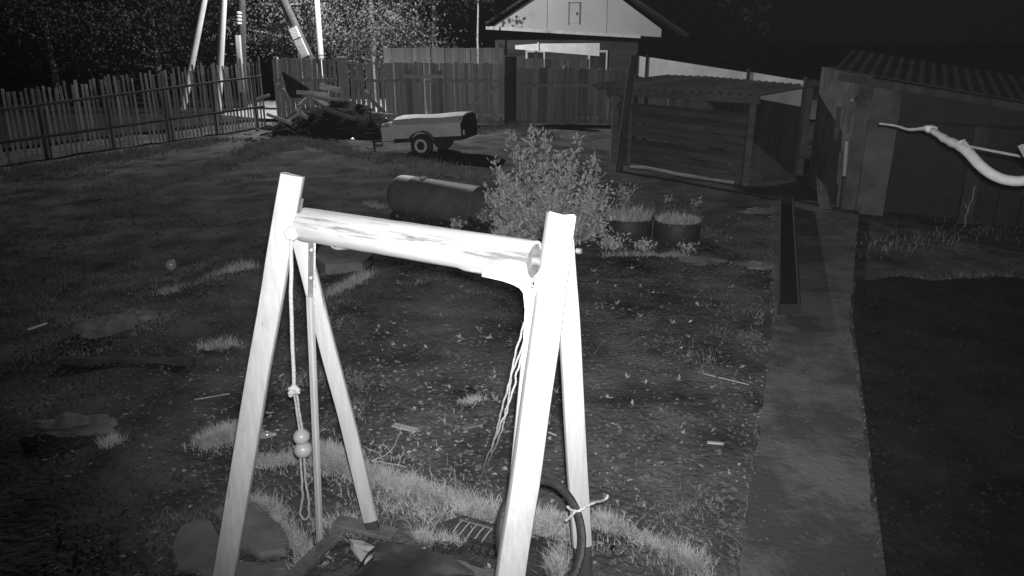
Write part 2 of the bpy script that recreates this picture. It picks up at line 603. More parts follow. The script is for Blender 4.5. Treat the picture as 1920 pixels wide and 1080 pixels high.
pole('leaning_pole', Q(383, 0, 30), Q(360, 118, 30), .12, 'white_pole', 'whitewashed pole leaning right behind the left picket fence')
pole('street_pole', Q(419, 0, 28.6), Q(413, 115, 28.6), .125, 'white_pole', 'upright whitewashed pole next to the leaning white pole')
t, base, tip = pole('utility_pole', Q(453, 0, 31), Q(455, 115, 31), .15, 'dark_pole', 'dark utility pole with a white boxed stub on its side')
a, b = Q(446, 66, 30.7), Q(447, 114, 30.7)
MB().beam(b - Vector((0, 0, 1.2)), a, .19, .16, ch=.02).build('stub', 'white_pole', t)
for k in range(4):
    a = Q(448, 24 + k * 6.5, 30.75)
    MB().lathe([(.05, -.05), (.11, -.03), (.11, .02), (.05, .05)], a, n=12).build('insulator', 'white_pole', t)
t, base, tip = pole('brace_pole', Q(530, 0, 29.5), Q(578, 105, 29.5), .17, 'dark_pole', 'dark slanting brace pole with a pale boxed foot beside the birch')
a, b = Q(548, 52, 29.3), Q(573, 106, 29.3)
for u, v in ((0.0, .36), (.4, 1.0)):
    MB().beam(lerp(a, b, u), lerp(a, b, v), .32, .12, ch=.02).build('sleeve', 'board', t)

# street lamp: white pole, arm and lamp head just above the picture
LY = 31.0
lt = thing('street_lamp', (Q(602, 108, LY).x, LY, 0), 'tall white lamp pole standing behind the plank fence', 'street lamp')
px_ = Q(602, 108, LY).x
ztop = 6.9
MB().tube([(px_, LY, -.1), (px_, LY, 3), (px_ + .02, LY, ztop)], [.125, .11, .095], 14).build('pole_shaft', 'white_pole', lt, smooth=True)
MB().tube([(px_, LY, ztop - .1), (px_ + .7, LY - .8, ztop + .35), (px_ + 1.7, LY - 2.4, ztop + .45)], .035, 8).build('arm', 'grey_metal', lt, smooth=True)
MB().lathe([(.05, .2), (.16, .12), (.2, 0), (.21, -.03), (.19, -.031)], (px_ + 1.8, LY - 2.55, ztop + .42), n=18).build('lamp_shade', 'grey_metal', lt, smooth=True)
for z in (1.98, 2.1):
    MB().lathe([(.118, -.02), (.13, -.02), (.13, .02), (.118, .02)], (px_, LY, z), n=14).build('band', 'grey_metal', lt)
pl = bpy.data.lights.new('street_lamp_light', 'POINT')
pl.energy = 4600
pl.shadow_soft_size = .08
po = bpy.data.objects.new('street_lamp_light', pl)
po.location = (px_ + 1.8, LY - 2.55, ztop + .25)
C.objects.link(po)


def tree(name, base, h, crown, n, m, label, leaf=.16, trunk_r=.12, bark='bark', seed=0, lowest=.3, squash=1.0, clump=14):
    """tapered trunk, limbs, and leaf clumps scattered round limb ends"""
    random.seed(seed)
    base = Vector(base)
    t = thing(name, base, label, 'tree', 'trees beyond the fence')
    pts = [base + Vector((.12 * noise.noise(Vector((k * .7, seed, 0))) * k * .4, .1 * noise.noise(Vector((k * .7, seed, 5))) * k * .4, h * k / 6)) for k in range(7)]
    wood = MB().tube(pts, [trunk_r * (1 - .14 * k) for k in range(7)], 9)
    ends = []
    for k in range(22):
        u = random.uniform(lowest, 1.0)
        i = min(int(u * 6), 5)
        p0 = lerp(pts[i], pts[i + 1], u * 6 - i)
        a = random.uniform(0, 2 * math.pi)
        L = crown * random.uniform(.45, 1.0) * (1.15 - .6 * u)
        dirv = Vector((math.cos(a), math.sin(a), random.uniform(.05, .7) * squash))
        p1 = p0 + dirv * L * .55 + rv(.1)
        p2 = p0 + dirv * L + Vector((0, 0, -.1 * L)) + rv(.15)
        wood.tube([p0, p1, p2], [trunk_r * .35, trunk_r * .2, trunk_r * .06], 5)
        ends += [p1, p2, lerp(p1, p2, .5)]
    wood.build('trunk', bark, t, smooth=True)
    lf = MB()
    for k in range(n // clump):
        e = random.choice(ends) + Vector((random.gauss(0, 1), random.gauss(0, 1), random.gauss(0, .8))) * crown * .22
        cr = crown * random.uniform(.08, .2)
        for q in range(clump):
            c = e + Vector((random.gauss(0, 1), random.gauss(0, 1), random.gauss(0, .8))) * cr
            if c.z < .2:
                continue
            lf.leaf(c, rv() + Vector((0, 0, -.5)), rv(), leaf * random.uniform(.6, 1.3), leaf * random.uniform(.5, .9))
    lf.build('crown', m, t)
    return t


def at(px, Y):
    return Vector((Q(px, 73, Y).x, Y, 0))


tree('birch_tree', at(560, 33.5), 8.5, 2.1, 17000, 'birch_leaf', 'leafy birch behind the slanting brace pole', .12, .13, 'birch_bark', 1)
tree('linden_tree', at(700, 35.5), 8.0, 3.0, 26000, 'birch_leaf', 'broad lamplit tree right of the white lamp pole', .13, .16, 'bark', 2, lowest=.2)
tree('maple_tree', at(815, 38.5), 8.5, 2.9, 17000, 'dark_leaf', 'dark tree between the lamplit tree and the house', .15, .16, 'bark', 3, lowest=.15)
tree('young_birch', at(897, 37.5), 8.0, 1.2, 1800, 'dark_leaf', 'slim pale birch trunk at the left corner of the house', .16, .07, 'birch_bark', 4, lowest=.55)
tree('roadside_tree', at(455, 38), 8.5, 3.2, 17000, 'dark_leaf', 'dim tree behind the dark utility pole', .15, .17, 'bark', 5, lowest=.15)
tree('corner_tree', at(290, 36), 8.0, 3.4, 17000, 'dark_leaf', 'dim tree left of the leaning white pole', .15, .17, 'bark', 6, lowest=.15)
tree('field_tree', at(90, 36), 7.5, 3.4, 17000, 'dark_leaf', 'dim tree at the far left above the picket fence', .15, .17, 'bark', 8, lowest=.15)
tree('thicket_tree', at(640, 43), 7.5, 3.2, 8000, 'dark_leaf', 'dim tree farthest back behind the white lamp pole', .24, .17, 'bark', 9, lowest=.1)

random.seed(71)
fw = MB()
for k in range(34000):
    x = random.uniform(-75, 16)
    y = random.uniform(48, 62)
    top = 5.2 + 1.8 * noise.noise(Vector((x * .12, 3, 0))) + 1.2 * noise.noise(Vector((x * .5, y * .2, 0)))
    if -12 < x < 14:
        top += 3.0

    z = random.random() ** .8 * top
    fw.leaf((x, y, z), rv(), rv(), random.uniform(.25, .5), random.uniform(.2, .4))
tag(fw.build('far_wood', 'far_leaf'), 'dark mass of woods along the horizon', 'woods', kind='stuff')

# ------------------------------------------------------------------ fences and gate
random.seed(11)
fA, fB = P(-60, 322), P(500, 240)
zA, zB = Q(-60, 186, fA.y).z, Q(500, 112, fB.y).z
fl = thing('picket_fence', fA, 'picket fence of pale slats on dark rails, left side', 'fence')
fdir = (fB - fA)
flen = fdir.length
fdir.normalize()
side = Vector((-fdir.y, fdir.x, 0))
ang = math.atan2(fdir.y, fdir.x)
pick = MB().box((0, 0, .5), (.062, .022, 1.0), ch=.006).mesh('slat', 'slat')
pick2 = MB().box((0, 0, .5), (.078, .022, 1.0), ch=.006).mesh('slat', 'slat')
s, k = 0.05, 0
while s < flen:
    p = fA + fdir * s + side * .045
    H = lerp(zA, zB, s / flen) * random.uniform(.94, 1.04)
    if random.random() > .02:
        put(random.choice((pick, pick2)), 'slat', fl, (p.x, p.y, gz(p.x, p.y) + .04), (random.gauss(0, .012), random.gauss(0, .010), ang), (1, 1, H))
    s += .134 + random.uniform(-.014, .016)
for u in (.30, .74):
    a = fA + Vector((0, 0, zA * u + .05))
    b = fB + Vector((0, 0, zB * u + .05))
    MB().beam(a, b, .065, .04, side=(0, 0, 1)).build('rail', 'picket', fl)
for u in (.02, .21, .40, .60, .79, .97):
    p = lerp(fA, fB, u) + side * .125
    H = lerp(zA, zB, u)
    MB().box((p.x, p.y, H / 2 - .1), (.13, .11, H + .12), ch=.01).build('post', 'picket', fl)

GY = 25.2          # plank fence and gate stand in one line across the back of the yard


def plank_fence(name, label, x0, x1, Y, ztop, m, pitch, gap, rails, posts=(), cat='fence', jitter=.03, gapfun=None, zb=.03, slope=0.0):
    t = thing(name, ((x0 + x1) / 2, Y, 0), label, cat)
    wds = [pitch - gap, pitch - gap * 1.6, pitch - gap * .5]
    meshes = [MB().box((0, 0, .5), (wd, .025, 1.0), ch=.006).mesh('plank', m) for wd in wds]
    n = max(1, round((x1 - x0) / pitch))
    pp = (x1 - x0) / n
    for i in range(n):
        x = x0 + pp * (i + .5)
        z1 = ztop + slope * (x - x0) + random.uniform(-jitter, jitter)
        sx = pp / pitch
        if gapfun and gapfun(x):
            sx *= .78
        put(random.choice(meshes), 'plank', t, (x, Y + random.uniform(-.006, .006), zb), (0, random.gauss(0, .006), 0), (sx, 1, z1 - zb))
    for z in rails:
        MB().box(((x0 + x1) / 2, Y - .045, z), (x1 - x0 - .02, .05, .1)).build('rail', m, t)
    for x in posts:
        MB().box((x, Y + .09, ztop / 2), (.14, .14, ztop + .1), ch=.01).build('post', m, t)
    return t


def X(px, Y=GY):
    return Q(px, 160, Y).x


plank_fence('plank_fence', 'short run of plank fence between the picket fence and the gate post', X(514), X(634), GY, Q(570, 110, GY).z, 'fence_wood', .165, .012,
            (Q(570, 150, GY).z,), (X(520),), gapfun=lambda x: x > X(592))
gp = thing('gate_post', (X(645), GY, 0), 'broad weathered post at the left side of the gate', 'post')
MB().box((X(645), GY - .04, 1.05), (.30, .2, 2.2), ch=.02).build('shaft', 'fence_wood', gp)

zg = Q(800, 117, GY).z
gl = plank_fence('gate_leaf', 'left leaf of the plank gate with a brace falling to the right', X(657), X(795), GY, zg, 'fence_wood', .155, .010,
                 (Q(700, 151, GY).z, .30), cat='gate', gapfun=lambda x: X(668) < x < X(722))
gr = plank_fence('gate_leaf', 'right leaf of the plank gate with a brace rising to the right', X(798), X(944), GY, zg - .02, 'fence_wood', .155, .008,
                 (Q(880, 152, GY).z, .32), cat='gate')
MB().beam((X(664), GY - .095, Q(664, 152, GY).z), (X(722), GY - .095, .34), .13, .04, side=(0, 0, 1)).build('brace', 'fence_wood', gl)
MB().beam((X(940), GY - .095, Q(940, 158, GY).z), (X(862), GY - .095, .34), .13, .04, side=(0, 0, 1)).build('brace', 'fence_wood', gr)
for gg, px in ((gl, 768), (gr, 827)):
    MB().box((X(px), GY - .1, 1.0), (.13, .05, 1.45)).build('batten', 'dim_fence', gg)
MB().box((X(797), GY - .13, Q(800, 143, GY).z), (1.3, .05, .12)).build('bar', 'board', gl)
rp = thing('gate_post', (X(957), GY, 0), 'dark thick post at the right side of the gate', 'post')
MB().box((X(957), GY - .12, 1.05), (.4, .3, 2.25), ch=.03).build('shaft', 'dark_wood', rp)
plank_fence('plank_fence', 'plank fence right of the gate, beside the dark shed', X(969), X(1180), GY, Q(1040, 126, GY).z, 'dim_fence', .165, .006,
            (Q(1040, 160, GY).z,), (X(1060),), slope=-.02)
tf = plank_fence('tall_fence', 'taller plank fence showing above the gate', Q(720, 90, 27).x, Q(946, 90, 27).x, 27.0, Q(830, 90, 27).z, 'fence_wood', .23, .004,
                 (1.1,), (Q(722, 90, 27).x,), jitter=.012)
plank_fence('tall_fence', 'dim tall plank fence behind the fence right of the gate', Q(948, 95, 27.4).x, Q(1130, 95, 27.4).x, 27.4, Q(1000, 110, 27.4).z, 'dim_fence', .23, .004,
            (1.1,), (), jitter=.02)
# ------------------------------------------------------------------ pale sheet fence, shed, plastered building
s0, s1 = Q(1196, 104, 21.0), Q(1512, 150, 15.0)
sf = thing('sheet_fence', (s0.x, s0.y, 0), 'long pale sheet fence running behind the dark open shed', 'fence')
cutp = [0, .08, .73, 1.0]
for i in range(3):
    a = lerp(s0, s1, cutp[i] + .004)
    b = lerp(s0, s1, cutp[i + 1] - .004)
    za, zb_ = lerp(Q(1196, 142, 21).z, Q(1512, 200, 15).z, cutp[i]), lerp(Q(1196, 142, 21).z, Q(1512, 200, 15).z, cutp[i + 1])
    MB().plate([(a.x, a.y + .02, -.05), (b.x, b.y + .02, -.05), (b.x, b.y + .02, zb_ - .01), (a.x, a.y + .02, za - .01)], .03).build('base_panel', 'dark_wood', sf)
    MB().plate([(a.x, a.y, za), (b.x, b.y, zb_), (b.x, b.y, b.z - .02), (a.x, a.y, a.z)], .03).build('panel', 'sheet', sf)
for u in cutp:
    p = lerp(s0, s1, u)
    MB().box((p.x - .03, p.y - .05, p.z / 2), (.06, .06, p.z + .12)).build('post', 'dark_pole', sf)

sa, sb = P(1150, 305), P(1396, 347)        # front line of the shed
sh = thing('open_shed', (sa + sb) / 2, 'dark open shed with a corrugated roof and horizontal boards', 'shed')
sd = (sb - sa).normalized()
sn = Vector((-sd.y, sd.x, 0))
slen = (sb - sa).length
ztl, ztr = Q(1150, 172, sa.y).z, Q(1396, 186, sb.y).z
for u, hh, wd in ((0.0, ztl, .15), (.13, ztl, .1), (1.0, ztr, .13)):
    p = lerp(sa, sb, u)
    MB().box((p.x, p.y, hh / 2), (wd, wd, hh + .05), ch=.012).build('post', 'beam_wood', sh)
    q = p + sn * 1.9
    MB().box((q.x, q.y, hh / 2 + .1), (wd, wd, hh + .2), ch=.012).build('post', 'beam_wood', sh)
MB().beam(sa - sd * .15 + Vector((0, 0, ztl)) - sn * .1, sb + sd * .2 + Vector((0, 0, ztr)) - sn * .1, .15, .08, side=(0, 0, 1)).build('eave_beam', 'beam_wood', sh)
MB().beam(sa - sd * .1 + Vector((0, 0, ztl - .3)) - sn * .02, sb + Vector((0, 0, ztr - .4)) - sn * .02, .12, .05, side=(0, 0, 1)).build('cross_beam', 'shed_wood', sh)
nb = 9
for k in range(nb):
    z = .1 + k * (min(ztl, ztr) - .25) / nb
    o = random.uniform(-.02, .02)
    a = sa + sn * (.09 + o) + Vector((0, 0, z + random.uniform(-.02, .02)))
    b = sb + sn * (.09 + o) + Vector((0, 0, z + random.uniform(-.03, .02)))
    MB().beam(a, b, (min(ztl, ztr) - .25) / nb - .012, .03, side=(0, 0, 1)).build('wall_board', 'shed_wood', sh)
# corrugated roof
grid = []
cols = 150
for r_ in range(8):
    row = []
    for c_ in range(cols + 1):
        u = c_ / cols
        p = sa - sd * .45 + sd * (slen + .75) * u
        q = p + sn * (-.3 + r_ * .36)
        z = lerp(ztl, ztr, u) + .13 + r_ * .018 + .045 * math.sin(u * 2 * math.pi * 19)
        row.append((q.x, q.y, z))
    grid.append(row)
MB().sheet(grid, .012).build('roof_sheet', 'roofing', sh, smooth=True)
# sill boards along the front of the shed
sill = thing('sill_board', P(1180, 312), 'pale thin board on the ground along the front of the dark shed', 'board')
pts = [(1182, 312), (1210, 314), (1237, 319), (1268, 326), (1300, 331), (1340, 337), (1378, 342)]
for i in range(len(pts) - 1):
    a, b = P(*pts[i], .05), P(*pts[i + 1], .05)
    MB().beam(a, lerp(a, b, .97), .06, .05, side=(0, 0, 1)).build('piece', 'board', sill)
lp = thing('leaning_post', P(1160, 318), 'dark crooked post standing before the left end of the shed roof', 'post')
MB().tube([P(1160, 322), Q(1168, 250, 16.3), Q(1180, 160, 16.3), Q(1189, 104, 16.3)], [.09, .085, .08, .075], 9).build('shaft', 'dark_wood', lp, smooth=True)

# plastered building on the right
c0 = P(1577, 398)
cz = Q(1592, 143, c0.y).z
far_ = Vector((c0.x + .42, c0.y + 2.6, 0))
dr = Vector((1.0, -.52, 0)).normalized()
rb = thing('outbuilding', c0, 'plastered outbuilding with a dark doorway and sloping roof, right side', 'outbuilding')


def wall_seg(name, a, b, z0, z1a, z1b, m, th=.2, parent=rb):
    a, b = Vector(a), Vector(b)
    n = Vector((-(b - a).y, (b - a).x, 0)).normalized() * th
    g = 10
    vs = [(a.x, a.y, z0), (b.x, b.y, z0), (b.x, b.y, z1b), (a.x, a.y, z1a)]
    mb = MB().add(vs + [tuple(Vector(v) + n) for v in vs], [(3, 2, 1, 0), (4, 5, 6, 7), (0, 1, 5, 4), (1, 2, 6, 5), (2, 3, 7, 6), (3, 0, 4, 7)])
    return mb.build(name, m, parent)


def rz(s):
    return cz - .155 * s


wall_seg('side_wall', far_, c0 + Vector((-.004, .004, 0)), 0, cz + .05, cz, 'plaster', .2)
wall_seg('front_wall', c0 + dr * .21, c0 + dr * .62, 0, rz(.2), rz(.62), 'plaster', .2)
wall_seg('corner_pier', c0 + Vector((0, -.012, 0)), c0 + dr * .2, 0, cz - .002, rz(.2), 'plaster', .22)
wall_seg('lintel', c0 + dr * .625, c0 + dr * 5.2, 1.62 - .12, rz(.62), rz(5.2), 'black', .2)
wall_seg('door', c0 + dr * .63 + Vector((.05, .1, 0)), c0 + dr * 1.65 + Vector((.05, .1, 0)), .05, 1.48, 1.48, 'black', .05)
wall_seg('door_post', c0 + dr * 1.66, c0 + dr * 1.84, 0, 1.49, 1.49, 'dark_wood', .14)
for k in range(11):
    a = c0 + dr * (1.86 + k * .3)
    wall_seg('wall_board', a + Vector((0, .04 + .01 * (k % 2), 0)), a + dr * .285 + Vector((0, .04 + .01 * (k % 2), 0)), .02, 1.485, 1.485, 'black', .03)
# roof: corrugated, sloping down to the right
grid = []
nr = Vector((-dr.y, dr.x, 0))
for r_ in range(6):
    row = []
    for c_ in range(361):
        s_ = -.35 + 6.0 * c_ / 360
        p = c0 + dr * s_ + nr * (-.28 + r_ * .6)
        row.append((p.x, p.y, rz(s_) + .06 + .05 * r_ + .004 * math.sin(c_ * .62)))
    grid.append(row)
MB().sheet(grid, .012).build('roof_sheet', 'old_roof', rb, smooth=True)
MB().beam(c0 + dr * -.3 + nr * -.2 + Vector((0, 0, cz - .0)), c0 + dr * 5.5 + nr * -.2 + Vector((0, 0, rz(5.5) - .03)), .11, .04, side=(0, 0, 1)).build('eave_board', 'dark_wood', rb)
MB().beam(c0 + dr * -.05 + nr * .1 + Vector((0, 0, cz - .32)), c0 + dr * -.05 + nr * -.35 + Vector((0, 0, cz - .34)), .05, .04).build('bracket', 'board', rb)
# flaked plaster tongues hanging at the corner
fk = MB().plate([Q(1530, 330, 12.4), Q(1545, 345, 12.05), Q(1560, 392, 12.0), Q(1549, 432, 11.7), Q(1540, 415, 11.9), Q(1533, 370, 12.2)], .03)
fk.build('plaster_flake', 'concrete', rb)
for i, (px, y0, y1) in enumerate(((1583, 265, 330), (1573, 285, 345), (1590, 180, 250), (1568, 200, 262), (1579, 335, 385))):
    MB().beam(Q(px, y1, 12.02), Q(px + 5, y0, 12.02), .05 + .02 * (i % 2), .03).build('plaster_flake', 'scrap' if i == 0 else 'concrete', rb)

# white hose slung from the outbuilding roof, tied to a line
hs = thing('slung_hose', P(1830, 520), 'white hose sagging from a line in front of the outbuilding', 'hose')
HYY = 6.0
hp = [(1650, 232, 8.4), (1680, 236, 8.0), (1705, 243, 7.6), (1738, 241, 7.2), (1752, 247, 7.0), (1775, 262, 6.7), (1800, 274, 6.45), (1816, 286, 6.3), (1838, 310, 6.15), (1862, 328, 6.05), (1890, 338, 6.0), (1925, 338, 5.95), (1990, 320, 5.9)]
pts = [Q(*a) for a in hp]
fine = []
for i in range(len(pts) - 1):
    p0, p1, p2, p3 = pts[max(i - 1, 0)], pts[i], pts[i + 1], pts[min(i + 2, len(pts) - 1)]
    for q in range(5):
        u = q / 5
        fine.append(.5 * ((2 * p1) + (p2 - p0) * u + (2 * p0 - 5 * p1 + 4 * p2 - p3) * u * u + (3 * p1 - p0 - 3 * p2 + p3) * u ** 3))
fine.append(pts[-1])
rad = [lerp(.012, .042, sstep(4, 34, i)) * (1 + .12 * math.sin(i * 1.9) * (i < 30)) for i in range(len(fine))]
MB().tube(fine, rad, 10).build('hose_body', 'hose', hs, smooth=True)
MB().tube([Q(1735, 243, 7.2), Q(1806, 272, 6.4), Q(1860, 283, 6.1), Q(1930, 296, 5.9), Q(2010, 310, 5.7)], .011, 6).build('line', 'cord', hs, smooth=True)
MB().tube([Q(1796, 268, 6.42), Q(1808, 264, 6.38), Q(1816, 276, 6.3), Q(1806, 284, 6.36), Q(1797, 274, 6.42)], .016, 8).build('tie', 'rope', hs, smooth=True)
MB().blob(Q(1745, 242, 7.1), (.06, .05, .04), 3, 8).build('knot', 'hose', hs, smooth=True)
lb = thing('lamp_bracket', Vector((Q(2150, 300, 4.66).x, 4.7, 0)), 'bright white bracket end at the right edge of the picture', 'bracket')
MB().plate([Q(1908, 274, 4.6), Q(1920, 296, 4.6), Q(1960, 330, 4.6), Q(1990, 300, 4.6), Q(1960, 268, 4.6), Q(1917, 270, 4.6)], .05).build('plate', 'paint', lb)
MB().beam(Q(1960, 300, 4.66), Q(2150, 300, 4.66), .06, .04, side=(0, 0, 1)).build('arm', 'dark_wood', lb)
MB().box((Q(2150, 300, 4.66).x, 4.7, Q(2150, 300, 4.62).z / 2), (.09, .09, Q(2150, 300, 4.62).z + .1)).build('stand', 'dark_wood', lb)

# dark low strip along the left edge of the path
db = thing('dark_strip', P(1474, 500, .06), 'dark narrow strip with raised sides along the left edge of the path', 'dark_strip')
a, b = P(1478, 594, .07), P(1474, 386, .07)
MB().beam(a + Vector((0, 0, .03)), b + Vector((0, 0, .03)), .2, .03).build('bottom', 'black', db)
for s_ in (-.1, .1):
    MB().beam(a + Vector((s_, 0, .08)), b + Vector((s_, 0, .08)), .025, .12).build('side', 'black', db)
for p in (a, b):
    MB().box(p + Vector((0, 0, .08)), (.2, .02, .11)).build('strip_end', 'black', db)

# ------------------------------------------------------------------ swing frame with rolling log
LA = Q(549, 328, 3.60)
RA = Q(1054, 402, 2.95)
LF, LB = Vector((-1.495, 3.15, 0)), P(697, 990)
RF, RB_ = Vector((-.095, 2.35, 0)), Vector((.37, 3.10, 0))
logL, logR = Q(572, 421, 3.56), Q(1003, 489, 2.93)
logR.z = logL.z = (logL.z + logR.z) / 2
ldir = (logR - logL).normalized()
sw = thing('swing_frame', ((LF + RB_) / 2), 'white wooden trestle frame with a thick white log across its top', 'swing frame')


def leg(foot, top, w_, t_, paint_from=0.0):
    """a painted post; below height paint_from its foot is bare dark wood"""
    d = (top - foot).normalized()
    a = foot + d * (paint_from / d.z) if paint_from else foot - d * .06
    side_ = Vector((1, .12, 0))
    side_ = (side_ - d * side_.dot(d)).normalized()
    y_ = d.cross(side_)

    def post(a, b, k=.016, n=16, sc=1.0):
        ring = []
        for i in range(n + 1):
            c = lerp(a, b, i / n)
            wob = sc * (1 + .04 * noise.noise(c * 3.1))
            hx, hy = w_ / 2 * wob, t_ / 2 * wob
            off = side_ * .007 * noise.noise(c * 2 + Vector((5, 5, 5)))
            for (x, y) in ((-hx + k, -hy), (0, -hy - .003), (hx - k, -hy), (hx - k * .3, -hy + k * .3), (hx, -hy + k), (hx, hy - k), (hx - k, hy), (-hx + k, hy), (-hx, hy - k), (-hx, -hy + k), (-hx + k * .3, -hy + k * .3)):
                e = d * random.uniform(-.007, .007) if i == n else Vector()
                ring.append(c + off + side_ * x + y_ * y + e)
        q = 11
        fs = [tuple(range(q))[::-1], tuple(range(n * q, n * q + q))]
        for i in range(n):
            for j in range(q):
                fs.append((i * q + j, i * q + (j + 1) % q, (i + 1) * q + (j + 1) % q, (i + 1) * q + j))
        return MB().add(ring, fs)

    o = post(a, top).build('leg', 'paint', sw, smooth=True)
    if paint_from:
        post(foot - d * .06, a + d * .02, n=4, sc=.9).build('leg_foot', 'dark_wood', o, smooth=True)
    return o


leg(LF, LA, .112, .07)
leg(P(705, 1012), Q(553, 405, 3.66), .086, .05, .13)
leg(RF, RA, .118, .08)
leg(RB_, Q(1056, 440, 3.04), .098, .055, .34)
# log: a hollow, worn, white painted roller; modelled along local x
R0 = .083
mb = MB()
n = 44
x_ = ldir
up_ = Vector((0, 0, 1))
yv = up_.cross(x_)
Ln = (logR - logL).length
rows = []
for i in range(n + 1):
    t = i / n
    for j in range(32):
        a = 2 * math.pi * j / 32
        r_ = R0 * (1 + .02 * noise.noise(Vector((t * 4, math.cos(a), math.sin(a)))) + .012 * noise.noise(Vector((t * 18, 2 * math.cos(a), 2 * math.sin(a)))))
        if t > .72 and math.sin(a) < -.75:
            r_ *= 1 + .10 * sstep(.72, .75, t)        # thicker strip where the right hanger is strapped on
        rows.append(Vector((t * Ln, math.cos(a) * r_, math.sin(a) * r_)))
fs = [(i * 32 + j, i * 32 + (j + 1) % 32, (i + 1) * 32 + (j + 1) % 32, (i + 1) * 32 + j) for i in range(n) for j in range(32)]
fs.append(tuple(range(32))[::-1])
# hollow right end
base_i = len(rows)
for (xx, rr) in ((Ln + .002, R0 * .86), (Ln - .008, R0 * .84)):
    for j in range(32):
        a = 2 * math.pi * j / 32
        rows.append(Vector((xx, math.cos(a) * rr, math.sin(a) * rr)))
for j in range(32):
    j2 = (j + 1) % 32
    fs.append((n * 32 + j, n * 32 + j2, base_i + j2, base_i + j))
    fs.append((base_i + j, base_i + j2, base_i + 32 + j2, base_i + 32 + j))
mb.add(rows, fs)
RL = Matrix((x_, yv, up_)).transposed().to_4x4()
logo = mb.build('log', 'log_paint', None, smooth=True)
logo.matrix_basis = Matrix.Translation(logL) @ RL
logo.parent = sw
logo.matrix_parent_inverse = Matrix.Translation(-sw.location)
MB().lathe([(R0 * .845, -.004), (R0 * .84, -.03), (R0 * .8, -.05), (.02, -.052)], logR - ldir * .002, ldir, 30).build('hollow_end', 'board_dark', sw, smooth=True)
# axle, hub and collar at both ends
ax = thing_axle = MB().tube([logR - ldir * .045, logR + ldir * .075], .019, 12).build('axle', 'grey_metal', sw, smooth=True)
MB().lathe([(.02, 0), (.047, .0), (.05, .012), (.035, .02), (.02, .022)], logR - ldir * .048, ldir, 20).build('hub', 'plastic', sw, smooth=True)
MB().tube([logL - ldir * .07, logL + ldir * .03], .022, 12).build('axle', 'grey_metal', sw, smooth=True)
MB().lathe([(.03, 0), (.034, .004), (.034, .02), (.03, .024)], Q(548, 437, 3.50), (.1, -1, .1), 14).build('bolt_plate', 'paint', sw, smooth=True)
MB().lathe([(.011, 0), (.011, .02)], Q(1081, 470, 2.93), ldir, 10).build('bolt', 'grey_metal', sw)
MB().beam(Q(566, 372, 3.52), Q(557, 425, 3.52), .018, .02).build('bracket', 'rust_metal', sw)
# hanger rods and straps
hl0, hl1 = Q(586, 452, 3.50), Q(584, 572, 3.47)
hl2 = P(600, 1016, .02)
MB().beam(hl1, hl0 + Vector((0, 0, .02)), .046, .012, side=ldir).build('hanger_strap', 'grey_metal', sw)
for f_ in (.12, .55, .92):
    MB().lathe([(.008, 0), (.008, .014)], lerp(hl0, hl1, f_) + Vector((0, -.008, 0)), (0, -1, 0), 8).build('bolt', 'paint', sw)
MB().beam(hl2, hl1 + Vector((0, -.012, .05)), .034, .03, side=ldir, ch=.006).build('hanger_rod', 'paint', sw)
rr = [(905, 505, 2.96), (945, 513, 2.94), (968, 520, 2.92), (984, 530, 2.90), (992, 546, 2.89), (994, 580, 2.88), (988, 668, 2.86)]
pr = [Q(*a) for a in rr]
mb = MB()
sx = Vector((0, 1, 0))
for i in range(len(pr) - 1):
    pass
rows = []
for i, p in enumerate(pr):
    tdir = (pr[min(i + 1, len(pr) - 1)] - pr[max(i - 1, 0)]).normalized()
    nn = tdir.cross(Vector((0, 1, 0))).normalized()
    hw = [.028, .030, .032, .030, .025, .022, .020][i]
    rows.append([p - nn * hw - sx * .01, p + nn * hw - sx * .01])
# strap as a bent bar
mb = MB()
for i, (p, q) in enumerate(rows):
    mb.v += [p, q, q + sx * .02, p + sx * .02]
for i in range(len(rows) - 1):
    for j in range(4):
        mb.f.append((i * 4 + j, i * 4 + (j + 1) % 4, (i + 1) * 4 + (j + 1) % 4, (i + 1) * 4 + j))
mb.f.append((0, 3, 2, 1))
mb.f.append(tuple(range((len(rows) - 1) * 4, len(rows) * 4)))
mb.build('hanger_strap', 'paint', sw)
MB().beam(P(940, 1130, .1), Q(990, 630, 2.87), .034, .03, side=ldir, ch=.006).build('hanger_rod', 'paint', sw)
MB().lathe([(.009, 0), (.009, .016)], Q(997, 541, 2.865), (0, -1, 0), 8).build('bolt', 'grey_metal', sw)


def wavy(pts, amp, seed, n=8):
    """smooth curve through pts with some waviness"""
    pts = [Vector(p) for p in pts]
    out = []
    for i in range(len(pts) - 1):
        p0, p1, p2, p3 = pts[max(i - 1, 0)], pts[i], pts[i + 1], pts[min(i + 2, len(pts) - 1)]
        for q in range(n):
            u = q / n
            c = .5 * ((2 * p1) + (p2 - p0) * u + (2 * p0 - 5 * p1 + 4 * p2 - p3) * u * u + (3 * p1 - p0 - 3 * p2 + p3) * u ** 3)
            out.append(c + amp * Vector((noise.noise(Vector((len(out) * .31, seed, 0))), noise.noise(Vector((len(out) * .31, seed, 7))), 0)))
    out.append(pts[-1])
    return out


